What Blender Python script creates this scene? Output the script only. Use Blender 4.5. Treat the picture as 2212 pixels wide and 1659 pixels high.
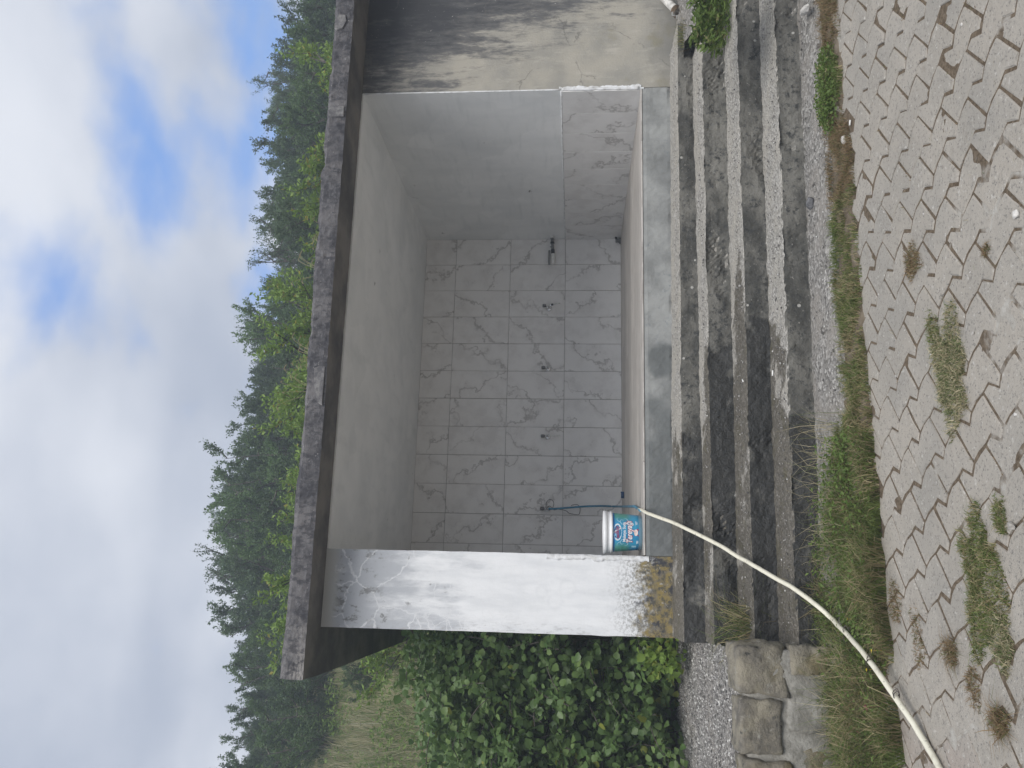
import bpy, bmesh, math, random
import numpy as np
from mathutils import Vector, Matrix, noise as mn
random.seed(7); np.random.seed(7)
for o in list(bpy.data.objects): bpy.data.objects.remove(o)
SC = bpy.context.scene
COL = SC.collection
rad = math.radians

# ------------------------------------------------------------------ camera
# X runs right along the facade, Y into the niche, Z up; 0,0,0 = left front corner of the niche floor
CAM = np.array([-0.13664, -5.40614, 0.47338]); YAW, PITCH, ROLL = 0.23429, 0.08022, 0.00728
FPX = 1725.167                                   # focal length in pixels of a 2212 px wide picture
def cam_axes():
    f = np.array([math.sin(YAW)*math.cos(PITCH), math.cos(YAW)*math.cos(PITCH), math.sin(PITCH)])
    r = np.array([math.cos(YAW), -math.sin(YAW), 0]); u = np.cross(r, f)
    return (math.cos(ROLL)*r + math.sin(ROLL)*u, -math.sin(ROLL)*r + math.cos(ROLL)*u, f)
AR, AU, AF = cam_axes()
cd = bpy.data.cameras.new('camera'); co = bpy.data.objects.new('camera', cd); COL.objects.link(co)
cd.sensor_width = 36; cd.lens = FPX/2212*36; cd.clip_start = .05; cd.clip_end = 2000
# the phone was held upright and the file is stored sideways: picture right = world down, picture top = world right
M = Matrix.Identity(4)
for i in range(3):
    M[i][0] = -AU[i]; M[i][1] = AR[i]; M[i][2] = -AF[i]; M[i][3] = CAM[i]
co.matrix_world = M
SC.camera = co
def hit(x, y, ax, c):
    d = AF + AR*((1659-y)-829.5)/FPX - AU*(x-1106)/FPX
    return Vector(CAM + d*((c-CAM[ax])/d[ax]))
def dirv(x, y):
    d = AF + AR*((1659-y)-829.5)/FPX - AU*(x-1106)/FPX
    return d/np.linalg.norm(d)

# ------------------------------------------------------------------ world, sun, exposure
SC.render.resolution_x, SC.render.resolution_y = 1024, 768
SC.view_settings.view_transform = 'Standard'; SC.view_settings.look = 'None'
SC.view_settings.exposure = 1.10; SC.view_settings.gamma = 1
SC.render.engine = 'CYCLES'; SC.cycles.max_bounces = 7; SC.cycles.diffuse_bounces = 5; SC.cycles.glossy_bounces = 2; SC.cycles.use_denoising = True; SC.cycles.use_adaptive_sampling = True
SUN_EL, SUN_AZ = 48, 184         # behind the camera, veiled by cloud
sl = bpy.data.lights.new('sun', 'SUN'); sl.energy = 1.5; sl.angle = rad(40); sl.color = (1, .97, .93)
so = bpy.data.objects.new('sun', sl); COL.objects.link(so)
sdir = Vector((math.sin(rad(SUN_AZ))*math.cos(rad(SUN_EL)), math.cos(rad(SUN_AZ))*math.cos(rad(SUN_EL)), math.sin(rad(SUN_EL))))
so.rotation_euler = sdir.to_track_quat('Z', 'Y').to_euler()

class NT:
    """small wrapper: every method adds a node and returns its output socket"""
    def __init__(s, tree):
        s.t = tree; tree.nodes.clear()
    def n(s, typ, **kw):
        nd = s.t.nodes.new(typ)
        for k, v in kw.items(): setattr(nd, k, v)
        return nd
    def put(s, sock, v):
        if v is None: return
        if isinstance(v, bpy.types.NodeSocket): s.t.links.new(v, sock)
        elif isinstance(v, (tuple, list)):
            if sock.type == 'RGBA' and len(v) == 3: v = (*v, 1)
            sock.default_value = v
        else:
            sock.default_value = v if sock.type in ('VALUE', 'INT') else ((v, v, v) if sock.type == 'VECTOR' else (v, v, v, 1))
    def math(s, op, a, b=None, c=None, clamp=False):
        nd = s.n('ShaderNodeMath', operation=op, use_clamp=clamp)
        s.put(nd.inputs[0], a); s.put(nd.inputs[1], b); s.put(nd.inputs[2], c)
        return nd.outputs[0]
    def add(s, a, b): return s.math('ADD', a, b)
    def sub(s, a, b): return s.math('SUBTRACT', a, b)
    def mul(s, a, b): return s.math('MULTIPLY', a, b)
    def mad(s, a, b, c): return s.math('MULTIPLY_ADD', a, b, c)
    def mx(s, a, b): return s.math('MAXIMUM', a, b)
    def mn(s, a, b): return s.math('MINIMUM', a, b)
    def vm(s, op, a, b=None):
        nd = s.n('ShaderNodeVectorMath', operation=op); s.put(nd.inputs[0], a); s.put(nd.inputs[1], b)
        return nd.outputs['Value'] if op in ('LENGTH', 'DOT_PRODUCT', 'DISTANCE') else nd.outputs[0]
    def pos(s): return s.n('ShaderNodeNewGeometry').outputs['Position']
    def obj(s): return s.n('ShaderNodeTexCoord').outputs['Object']
    def rnd(s): return s.n('ShaderNodeObjectInfo').outputs['Random']
    def sep(s, v):
        nd = s.n('ShaderNodeSeparateXYZ'); s.put(nd.inputs[0], v); return nd.outputs
    def comb(s, x, y, z):
        nd = s.n('ShaderNodeCombineXYZ')
        for i, q in enumerate((x, y, z)): s.put(nd.inputs[i], q)
        return nd.outputs[0]
    def noise(s, v, scale, detail=4, rough=.55, dist=0, col=False):
        nd = s.n('ShaderNodeTexNoise'); s.put(nd.inputs['Vector'], v); s.put(nd.inputs['Scale'], scale)
        nd.inputs['Detail'].default_value = detail; nd.inputs['Roughness'].default_value = rough; nd.inputs['Distortion'].default_value = dist
        return nd.outputs['Color' if col else 'Fac']
    def vor(s, v, scale, feature='F1', out='Distance', rnd=1):
        nd = s.n('ShaderNodeTexVoronoi', feature=feature); s.put(nd.inputs['Vector'], v); s.put(nd.inputs['Scale'], scale)
        nd.inputs['Randomness'].default_value = rnd
        return nd.outputs[out]
    def st(s, a, lo, hi, o0=0, o1=1):
        nd = s.n('ShaderNodeMapRange', interpolation_type='SMOOTHSTEP')
        s.put(nd.inputs[0], a); s.put(nd.inputs[1], lo); s.put(nd.inputs[2], hi); s.put(nd.inputs[3], o0); s.put(nd.inputs[4], o1)
        return nd.outputs[0]
    def mix(s, f, a, b):
        nd = s.n('ShaderNodeMix', data_type='RGBA'); s.put(nd.inputs[0], f); s.put(nd.inputs[6], a); s.put(nd.inputs[7], b)
        return nd.outputs[2]
    def scalec(s, c, f):
        nd = s.n('ShaderNodeVectorMath', operation='SCALE'); s.put(nd.inputs[0], c); s.put(nd.inputs['Scale'], f); return nd.outputs[0]
    def ramp(s, f, stops):
        nd = s.n('ShaderNodeValToRGB'); s.put(nd.inputs[0], f); e = nd.color_ramp.elements
        while len(e) < len(stops): e.new(.5)
        for el, (p, c) in zip(e, stops): el.position = p; el.color = (*c, 1)
        return nd.outputs[0]
    def bump(s, h, strength=.4, dist=.01, nrm=None):
        nd = s.n('ShaderNodeBump'); s.put(nd.inputs['Height'], h); nd.inputs['Strength'].default_value = strength; nd.inputs['Distance'].default_value = dist
        if nrm: s.put(nd.inputs['Normal'], nrm)
        return nd.outputs[0]
    def attr(s, name, out='Color'):
        return s.n('ShaderNodeAttribute', attribute_name=name).outputs[out]
    def out(s, color, rough=.8, bump=None, metal=0, spec=.3, trans=None, coat=0):
        b = s.n('ShaderNodeBsdfPrincipled')
        s.put(b.inputs['Base Color'], color); s.put(b.inputs['Roughness'], rough); s.put(b.inputs['Metallic'], metal)
        s.put(b.inputs['Specular IOR Level'], spec); s.put(b.inputs['Coat Weight'], coat)
        if bump: s.put(b.inputs['Normal'], bump)
        sh = b.outputs[0]
        if trans is not None:
            tr = s.n('ShaderNodeBsdfTranslucent'); s.put(tr.inputs[0], trans)
            mxs = s.n('ShaderNodeMixShader'); mxs.inputs[0].default_value = .35
            s.t.links.new(sh, mxs.inputs[1]); s.t.links.new(tr.outputs[0], mxs.inputs[2]); sh = mxs.outputs[0]
        o = s.n('ShaderNodeOutputMaterial'); s.t.links.new(sh, o.inputs[0])

w = bpy.data.worlds.new('World'); SC.world = w; w.use_nodes = True
N = NT(w.node_tree)
sky = N.n('ShaderNodeTexSky', sky_type='NISHITA', sun_disc=False)
sky.sun_elevation = rad(SUN_EL); sky.sun_rotation = rad(SUN_AZ); sky.air_density = 1.0; sky.dust_density = 1.0
gen = N.vm('NORMALIZE', N.n('ShaderNodeTexCoord').outputs['Generated'])
g = N.sep(gen)
den = N.add(N.mx(g[2], 0), .25)
cp = N.comb(N.math('DIVIDE', g[0], den), N.math('DIVIDE', g[1], den), 0)
big = N.noise(cp, 2.6, 5, .5, .15)
mid = N.noise(N.vm('ADD', cp, (7.3, 2.1, 0)), 2.2, 5, .45, .1)
gap = None
for (px, py, sz, amt) in ((330, 290, .11, .26), (400, 400, .12, .36), (360, 250, .09, .24), (440, 500, .06, .22), (230, 130, .08, .12), (90, 520, .12, .22), (565, 610, .06, .34), (500, 60, .08, .16), (60, 330, .10, .10)):
    d = N.vm('DISTANCE', gen, tuple(dirv(px, py)))
    gp = N.st(d, 0, sz*1.5, amt, 0)
    gap = gp if gap is None else N.mx(gap, gp)
cover = N.st(N.add(N.sub(big, gap), .22), .40, .64)
shade = N.st(N.mad(mid, .8, N.mul(big, .35)), .40, .80)
# cloud deck: bluish grey undersides, whiter tops, both in sky units (the Background strength brings them down)
cloud = N.mix(shade, (2.3, 2.55, 3.1), (4.0, 4.15, 4.5))
skyc = N.scalec(sky.outputs[0], 1.0)
blue = N.mix(.75, skyc, (.95, 1.95, 4.4))
colr = N.mix(cover, blue, cloud)
bg = N.n('ShaderNodeBackground'); N.put(bg.inputs[0], colr); bg.inputs[1].default_value = .1
wo = N.n('ShaderNodeOutputWorld'); w.node_tree.links.new(bg.outputs[0], wo.inputs[0])

# ------------------------------------------------------------------ object helpers
def tag(o, label=None, cat=None, group=None, kind=None):
    if label: o['label'] = label
    if cat: o['category'] = cat
    if group: o['group'] = group
    if kind: o['kind'] = kind
    return o
def empty(name, loc=(0, 0, 0), label=None, cat=None, group=None):
    o = bpy.data.objects.new(name, None); COL.objects.link(o); o.location = loc; o.empty_display_size = .1
    return tag(o, label, cat, group)
def link(name, me, mat=None, parent=None, loc=None, smooth=False):
    o = bpy.data.objects.new(name, me); COL.objects.link(o)
    if mat and not me.materials: me.materials.append(mat)
    if parent: o.parent = parent
    if loc is not None: o.location = loc
    if smooth: me.polygons.foreach_set('use_smooth', [True]*len(me.polygons))
    return o
def bm_obj(name, bm, mat, parent=None, loc=None, smooth=False):
    me = bpy.data.meshes.new(name); bm.normal_update(); bm.to_mesh(me); bm.free()
    return link(name, me, mat, parent, loc, smooth)
def py_obj(name, v, f, mat, parent=None, loc=None, smooth=False):
    me = bpy.data.meshes.new(name); me.from_pydata([tuple(q) for q in v], [], f); me.update()
    return link(name, me, mat, parent, loc, smooth)
def add_box(bm, lo, hi, bev=0):
    r = bmesh.ops.create_cube(bm, size=1)
    for q in r['verts']: q.co = Vector([lo[i] + (q.co[i]+.5)*(hi[i]-lo[i]) for i in range(3)])
    if bev:
        es = list({e for q in r['verts'] for e in q.link_edges})
        bmesh.ops.bevel(bm, geom=es, offset=bev, segments=1, affect='EDGES', profile=.5)
def box(name, lo, hi, mat, parent=None, bev=0, loc=None):
    bm = bmesh.new(); add_box(bm, lo, hi, bev); return bm_obj(name, bm, mat, parent, loc)
def add_tube(bm, pts, rads, seg=8, cap=True):
    pts = [Vector(p) for p in pts]; n = len(pts)
    if not hasattr(rads, '__len__'): rads = [rads]*n
    rings = []; up = Vector((.13, .21, .97))
    for i, p in enumerate(pts):
        d = (pts[min(i+1, n-1)]-pts[max(i-1, 0)]).normalized()
        a = d.cross(up)
        if a.length < 1e-3: a = d.cross(Vector((1, 0, 0)))
        a.normalize(); b = d.cross(a); up = a.cross(d) if False else up
        rings.append([bm.verts.new(p + (a*math.cos(t)+b*math.sin(t))*rads[i]) for t in [2*math.pi*k/seg for k in range(seg)]])
    for i in range(n-1):
        for k in range(seg): bm.faces.new((rings[i][k], rings[i][(k+1) % seg], rings[i+1][(k+1) % seg], rings[i+1][k]))
    if cap:
        bm.faces.new(rings[0][::-1]); bm.faces.new(rings[-1])
def tube(name, pts, rads, mat, parent=None, seg=8, smooth=True, loc=None):
    bm = bmesh.new(); add_tube(bm, pts, rads, seg); bmesh.ops.recalc_face_normals(bm, faces=bm.faces[:])
    return bm_obj(name, bm, mat, parent, loc, smooth)
def spline(P, m=8):
    P = [Vector(p) for p in P]; Q = [P[0]*2-P[1]] + P + [P[-1]*2-P[-2]]; out = []
    for i in range(1, len(Q)-2):
        for k in range(m):
            t = k/m; a, b, c, d = Q[i-1:i+3]
            out.append(.5*((2*b)+(c-a)*t+(2*a-5*b+4*c-d)*t*t+(3*b-a-3*c+d)*t**3))
    return out + [P[-1]]
def lathe(bm, prof, seg=24, c=(0, 0, 0), axis='Z'):
    rings = []
    for r, h in prof:
        ring = []
        for k in range(seg):
            t = 2*math.pi*k/seg; x, y = r*math.cos(t), r*math.sin(t)
            p = (x, y, h) if axis == 'Z' else ((x, h, y) if axis == 'Y' else (h, x, y))
            ring.append(bm.verts.new(Vector(p)+Vector(c)))
        rings.append(ring)
    for i in range(len(rings)-1):
        for k in range(seg): bm.faces.new((rings[i][k], rings[i][(k+1) % seg], rings[i+1][(k+1) % seg], rings[i+1][k]))
    bm.faces.new(rings[0][::-1]); bm.faces.new(rings[-1])
    bmesh.ops.recalc_face_normals(bm, faces=bm.faces[:])
def fbm(x, y, z=0, o=4): return mn.fractal(Vector((x, y, z)), 1.0, 2.0, o)
def grid_mesh(name, xs, ys, fz, mat, parent=None, keep=None, smooth=True):
    """height field over a grid; keep(x,y) False leaves a hole"""
    nx, ny = len(xs), len(ys)
    v = [(x, y, fz(x, y)) for y in ys for x in xs]
    f = []
    for j in range(ny-1):
        for i in range(nx-1):
            if keep and not keep((xs[i]+xs[i+1])/2, (ys[j]+ys[j+1])/2): continue
            a = j*nx+i; f.append((a, a+1, a+nx+1, a+nx))
    return py_obj(name, v, f, mat, parent, None, smooth)
def raw_mesh(name, verts, counts, idx, attr=None):
    """fast mesh from numpy arrays"""
    me = bpy.data.meshes.new(name); me.vertices.add(len(verts)); me.vertices.foreach_set('co', np.asarray(verts, np.float32).ravel())
    me.loops.add(len(idx)); me.loops.foreach_set('vertex_index', np.asarray(idx, np.int32))
    me.polygons.add(len(counts)); st = np.concatenate([[0], np.cumsum(counts)[:-1]])
    me.polygons.foreach_set('loop_start', st.astype(np.int32)); me.polygons.foreach_set('loop_total', np.asarray(counts, np.int32))
    if attr is not None:
        a = me.attributes.new('tint', 'FLOAT_COLOR', 'POINT'); a.data.foreach_set('color', np.asarray(attr, np.float32).ravel())
    me.update(calc_edges=True); me.validate()
    return me
def blade_mesh(name, base, h, wid, lean, curl=.6, dry=None, face_dir=None):
    """grass blades: base (n,3), height, width, lean (horizontal reach as share of height)"""
    n = len(base); az = np.random.uniform(0, 2*np.pi, n); fa = np.random.uniform(0, np.pi, n)
    L = np.stack([np.cos(az), np.sin(az), 0*az], 1)*(lean*h)[:, None]
    S = np.stack([np.cos(fa), np.sin(fa), 0*fa], 1)*(wid/2)[:, None]
    up = np.array([0, 0, 1.])
    m = base + up*(h*.55)[:, None] + L*.3; t = base + up*(h*(1-curl*lean*.5))[:, None] + L
    V = np.stack([base-S, base+S, m-S*.8, m+S*.8, t], 1).reshape(-1, 3)
    k = (np.arange(n)*5)[:, None]
    idx = np.concatenate([k+0, k+1, k+3, k+2, k+2, k+3, k+4], 1).ravel()
    cnt = np.tile([4, 3], n)
    r = np.random.rand(n); dry = np.random.rand(n) if dry is None else dry
    A = np.zeros((n, 5, 4)); A[:, :, 0] = r[:, None]; A[:, :, 1] = dry[:, None]; A[:, :, 2] = np.array([0, 0, .55, .55, 1.]); A[:, :, 3] = 1
    return raw_mesh(name, V, cnt, idx, A.reshape(-1, 4))
def leaf_arrays(pos, d, size, aspect=.55, fold=.25, broad=False):
    """leaves: pos (n,3) base, d (n,3) pointing direction, size (n,)"""
    n = len(pos); d = d/np.linalg.norm(d, axis=1)[:, None]
    q = np.random.normal(size=(n, 3)); s = np.cross(d, q); s /= np.linalg.norm(s, axis=1)[:, None]; nn = np.cross(s, d)
    sz = size[:, None]
    if not broad:
        V = np.stack([pos, pos+d*sz*.5+s*sz*aspect*.5+nn*sz*fold*.4, pos+d*sz, pos+d*sz*.5-s*sz*aspect*.5+nn*sz*fold*.4], 1)
        loc = np.array([0, 1, 2, 0, 2, 3]); cnt = [3, 3]; m = 4
    else:
        V = np.stack([pos, pos+d*sz*.28+s*sz*aspect*.46+nn*sz*fold*.4, pos+d*sz*.68+s*sz*aspect*.4+nn*sz*fold*.35, pos+d*sz-nn*sz*.1,
                      pos+d*sz*.68-s*sz*aspect*.4+nn*sz*fold*.35, pos+d*sz*.28-s*sz*aspect*.46+nn*sz*fold*.4], 1)
        loc = np.array([0, 1, 2, 3, 0, 3, 4, 5]); cnt = [4, 4]; m = 6
    idx = (np.arange(n)[:, None]*m + loc).ravel()
    return V.reshape(-1, 3), np.tile(cnt, n), idx, m
def leaf_mesh(name, pos, d, size, tint=None, **kw):
    V, c, i, m = leaf_arrays(pos, d, size, **kw); n = len(pos)
    A = np.zeros((n, m, 4)); A[:, :, 0] = np.random.rand(n)[:, None]; A[:, :, 1] = (np.zeros(n) if tint is None else tint)[:, None]; A[:, :, 3] = 1
    return raw_mesh(name, V, c, i, A.reshape(-1, 4))

# ------------------------------------------------------------------ materials
MT = {}
def mat(name):
    m = bpy.data.materials.new(name); m.use_nodes = True; MT[name] = m
    return NT(m.node_tree)
def plain(name, c, rough=.6, metal=0, spec=.4, coat=0, var=.12, sc=40):
    n = mat(name); k = n.st(n.noise(n.obj(), sc, 3), .3, .7, 1-var, 1+var*.5)
    n.out(n.scalec(n.mix(0, c, c), k), rough, None, metal, spec, None, coat)
W_, D_, H_ = 3.464, 2.761, 2.149

# marble look ceramic wall tile
n = mat('marble_tile'); ob = n.obj(); rv = n.mul(n.rnd(), 60)
v = n.vm('ADD', ob, n.comb(rv, n.mul(rv, 1.7), n.mul(rv, .6)))
sp = n.sep(ob); flip = n.st(n.math('FRACT', n.mul(n.rnd(), 7.3)), .49, .51, -1, 1)
s1 = n.mad(n.mul(sp[0], flip), .80, n.mul(sp[2], .62))
w1 = n.sub(n.noise(v, 3.6, 5, .62), .5); w2 = n.sub(n.noise(v, 13, 4, .6), .5)
u1 = n.add(n.mad(s1, 2.7, rv), n.mad(w1, 1.7, n.mul(w2, .16))); u2 = n.add(n.mad(s1, 2.7, rv), n.mad(w1, 1.7, n.mul(w2, .60)))
u3 = n.add(n.mad(n.mad(sp[0], flip, n.mul(sp[2], -.35)), 3.1, n.mul(rv, 2.3)), n.mul(n.sub(n.noise(v, 5, 5, .65), .5), 2.2))
f1 = n.math('ABSOLUTE', n.sub(n.math('FRACT', u1), .5)); f2 = n.math('ABSOLUTE', n.sub(n.math('FRACT', u2), .5)); f3 = n.math('ABSOLUTE', n.sub(n.math('FRACT', u3), .5))
br = n.st(n.noise(v, 4.5, 3), .36, .56)
vein = n.mx(n.mx(n.mul(n.st(f1, .0, .055, 1, 0), n.add(.35, n.mul(br, .65))), n.mul(n.st(f2, 0, .045, .8, 0), br)), n.mul(n.st(f3, 0, .022, .5, 0), n.st(n.noise(v, 5.5, 2), .48, .62)))
cl = n.mx(n.mul(n.st(n.noise(v, 5.5, 5, .62), .42, .70), .8), n.mul(n.st(f1, .0, .26, .75, 0), n.st(n.noise(v, 3.1, 2), .42, .58)))
c = n.mix(cl, (.79, .78, .765), (.67, .655, .64)); c = n.mix(n.mul(vein, .78), c, (.37, .355, .34))
n.out(c, .32, n.bump(n.noise(ob, 60, 2), .02, .002), spec=.45)

n = mat('grout'); n.out((.31, .30, .29), .9)
# white painted plaster inside the niche, with wear and brush drift
n = mat('white_plaster'); p = n.pos()
st1 = n.noise(n.vm('MULTIPLY', p, (2, 2, 1)), 1.6, 5, .6); st2 = n.noise(n.vm('MULTIPLY', p, (6, 2, 14)), 1.2, 4, .6)
c = n.mix(n.st(st1, .35, .7), (.84, .85, .845), (.76, .775, .775)); c = n.mix(n.mul(n.st(st2, .5, .75), .35), c, (.58, .61, .61))
pt = n.st(n.vor(n.vm('ADD', p, n.scalec(n.noise(p, 3, 3, .5, 0, True), .3)), 1.7, 'F1', 'Color'), .3, .8, 0, .14); c = n.mix(pt, c, (.52, .55, .55))
chip = n.mul(n.st(n.noise(p, 9, 5, .65), .67, .71), n.st(n.noise(p, 2.1, 2), .54, .62))
c = n.mix(chip, c, (.12, .12, .115))
n.out(c, .75, n.bump(n.noise(p, 26, 5, .6), .22, .006))

n = mat('plaster_bead'); p = n.pos()
n.out(n.mix(n.st(n.noise(p, 22, 4), .4, .65), (.80, .81, .82), (.62, .62, .61)), .8, n.bump(n.noise(p, 45, 4), .5, .008))

# the white left pier: peeling paint, grey bare skim with pale crack lines near the top, lichen at the foot
n = mat('peeling_pier'); p = n.pos(); s = n.sep(p); z = s[2]; x = s[0]
wz = n.add(z, n.mul(n.sub(n.noise(p, 3.5, 5, .65), .5), .9))
wp = n.vm('ADD', p, n.scalec(n.vm('SUBTRACT', n.noise(p, 7, 4, .6, 0, True), (.5, .5, .5)), .11))
base = n.mix(n.st(n.noise(n.vm('MULTIPLY', p, (5, 1, 1.3)), 2.2, 5, .6), .36, .68), (.80, .81, .82), (.70, .715, .73))
# bare skim: broad streaks down the middle-left of the upper half
bare = n.mul(n.st(n.add(n.noise(n.vm('MULTIPLY', p, (4.2, 1, 1.1)), 1.7, 6, .62), n.mul(n.st(z, .9, 2.0), .28)), .53, .76), n.st(wz, .75, 1.35))
bare = n.mul(bare, n.st(n.noise(p, 1.9, 3), .24, .44))
edge2 = n.mul(n.st(n.noise(n.vm('MULTIPLY', p, (4, 1, 1)), 13, 6, .72), .50, .62), n.mul(n.st(n.add(x, n.mul(n.noise(p, 5, 4), .12)), -.455, -.34, 1, 0), n.st(z, .05, .5)))
c = n.mix(n.mul(bare, .9), base, (.42, .44, .47))
c = n.mix(n.mul(edge2, .6), c, (.40, .40, .40))
crk = n.st(n.vor(wp, 4.2, 'DISTANCE_TO_EDGE'), .0, .028, 1, 0); crk2 = n.st(n.vor(wp, 12, 'DISTANCE_TO_EDGE'), .0, .05, 1, 0)
low2 = n.mul(n.st(x, -.42, -.30, 1, 0), n.mul(n.st(z, .7, .95), n.st(z, 1.65, 1.35)))
c = n.mix(n.mul(n.mul(crk, n.mx(bare, .12)), n.mul(n.st(z, .9, 1.3), .9)), c, (.72, .73, .745))
c = n.mix(n.mul(n.mul(crk2, low2), .75), c, (.72, .73, .74))
# dark mould under the roof and beside the bare patches
mould = n.mul(n.st(n.noise(n.vm('MULTIPLY', p, (1.5, 1, 1)), 8.5, 7, .74), .53, .60), n.st(n.add(z, n.mul(n.noise(p, 4, 4), .7)), 1.98, 2.32))
mould2 = n.mul(n.st(n.noise(p, 10, 7, .75), .59, .65), n.mul(n.st(z, 1.1, 1.5), n.st(bare, .1, .6)))
c = n.mix(n.mul(n.mx(mould, mould2), .85), c, (.20, .20, .195))
c = n.mix(n.st(n.add(z, n.mul(n.sub(n.noise(p, 12, 4), .5), .10)), 2.03, 2.09), c, (.50, .51, .50))  # even grey band along the top edge of the pier
# foot: black specks, then ochre lichen
zz = n.add(z, n.mul(n.sub(n.noise(p, 11, 6, .72), .5), .34))
spk = n.mul(n.st(zz, .30, .04), n.st(n.noise(p, 55, 5, .75), .46, .56))
c = n.mix(n.mul(spk, .8), c, (.25, .25, .24))
och = n.mul(n.st(n.add(zz, n.mul(n.sub(n.noise(p, 45, 5, .75), .5), .25)), .13, -.03), n.st(n.noise(p, 30, 6, .75), .30, .42, .6, 1))
oc = n.mix(n.st(n.noise(p, 17, 5, .65), .40, .64), (.26, .20, .075), (.17, .155, .125)); oc = n.mix(n.st(n.noise(p, 26, 6, .75), .46, .60), oc, (.085, .08, .065)); oc = n.mix(n.st(n.noise(p, 9, 5, .7), .54, .62), oc, (.05, .05, .055))
oc = n.mix(n.st(n.noise(n.vm('ADD', p, (3, 3, 3)), 14, 4), .62, .70), oc, (.45, .45, .44))
c = n.mix(och, c, oc)
# three faint rubbed rings left by graffiti
for (cx, cz, rr) in ((-.30, .60, .045), (-.22, .52, .05), (-.245, .69, .035)):
    dd = n.vm('DISTANCE', n.comb(x, 0, z), (cx, 0, cz)); dd = n.add(dd, n.mul(n.sub(n.noise(p, 14, 3), .5), .025))
    rg = n.mul(n.st(n.math('ABSOLUTE', n.sub(dd, rr)), 0, .018, 1, 0), .14); c = n.mix(rg, c, (.52, .54, .57))
bp_ = n.bump(n.noise(p, 34, 6, .65), .25, .006); bp_ = n.bump(n.add(n.mul(bare, -1), n.mul(n.mul(crk, bare), .8)), .35, .003, bp_)
n.out(c, .8, bp_)

# weathered grey-tan cement render with black run-off streaks (front wall right of the niche)
n = mat('stained_render'); p = n.pos(); s = n.sep(p)
strk = n.noise(n.vm('MULTIPLY', p, (5.5, 1, 1.1)), 1.4, 7, .68); fine = n.noise(n.vm('MULTIPLY', p, (3, 1, .8)), 14, 6, .7)
lim = n.mad(s[2], .30, n.mul(n.st(s[0], 3.5, 4.2), .42))          # stain reaches lower towards the right, higher at the niche edge
m_ = n.add(n.add(n.mul(n.sub(strk, .5), 1.5), n.mul(n.sub(fine, .5), .55)), n.sub(lim, .54))
dk = n.st(m_, -.13, .14); dk2 = n.st(m_, .02, .42)
base = n.mix(n.st(n.noise(p, 2.6, 6, .6), .36, .66), (.40, .375, .32), (.30, .29, .26)); base = n.mix(n.st(n.noise(n.vm('MULTIPLY', p, (2, 1, .6)), 6, 6, .7), .52, .70), base, (.45, .425, .37))
c = n.mix(n.mul(dk, .8), base, (.095, .098, .105)); c = n.mix(n.mul(dk2, .75), c, (.04, .043, .052))
och = n.mul(n.st(n.noise(p, 4.2, 4), .56, .70), n.st(s[2], .5, .1)); c = n.mix(n.mul(och, .5), c, (.27, .24, .13))
wp = n.vm('ADD', p, n.scalec(n.vm('SUBTRACT', n.noise(p, 6, 5, .65, 0, True), (.5, .5, .5)), .16))
ck = n.st(n.vor(wp, 1.9, 'DISTANCE_TO_EDGE'), .0, .012, 1, 0); c = n.mix(n.mul(ck, n.st(n.noise(p, 3.1, 2), .48, .6, 0, .7)), c, (.13, .125, .115))
c = n.mix(n.st(n.noise(p, 42, 4, .7), .66, .72), c, (.50, .48, .44))
low = n.st(n.add(s[2], n.mul(n.sub(n.noise(p, 7, 5), .5), .3)), .02, -.24); c = n.mix(n.mul(low, .55), c, (.16, .155, .14))
n.out(c, .9, n.bump(n.add(n.mul(fine, .6), n.mul(n.noise(p, 60, 5, .7), .5)), .5, .010))

# roof slab concrete: purplish black crust with pale worn areas
n = mat('roof_concrete'); p = n.pos(); s = n.sep(p)
a = n.noise(n.vm('MULTIPLY', p, (1.6, 1.6, 1)), 3.2, 7, .68); b = n.noise(n.vm('MULTIPLY', p, (1, 1, 2)), 22, 6, .7)
pale = n.st(n.noise(n.vm('MULTIPLY', p, (1, 1, .5)), 1.35, 4, .6), .50, .66); lowz = n.st(s[2], 2.27, 2.16)
c = n.mix(n.st(a, .34, .68), (.055, .055, .063), (.165, .158, .160)); c = n.mix(n.mul(n.mul(pale, n.add(.35, n.mul(lowz, .65))), n.st(b, .34, .6)), c, (.42, .40, .37))
c = n.mix(n.mul(n.st(b, .50, .66), .55), c, (.20, .198, .205)); c = n.mix(n.mul(n.st(n.noise(n.vm('MULTIPLY', p, (2, 2, 1)), 11, 6, .72), .50, .60), .7), c, (.045, .045, .052))
c = n.mix(n.st(n.noise(p, 75, 3), .68, .74), c, (.40, .39, .37))
n.out(c, .92, n.bump(n.add(a, n.mul(b, .8)), .7, .015))
n = mat('soffit_concrete'); p = n.pos(); c = n.mix(n.st(n.noise(p, 2.6, 6, .62), .36, .70), (.085, .082, .080), (.20, .185, .165))
n.out(c, .92, n.bump(n.noise(p, 30, 5, .7), .4, .008))
n = mat('patch_cement'); p = n.pos(); c = n.mix(n.st(n.noise(p, 18, 6, .7), .36, .66), (.105, .103, .11), (.25, .245, .24)); n.out(c, .9, n.bump(n.noise(p, 40, 5, .7), .5, .008))

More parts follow.
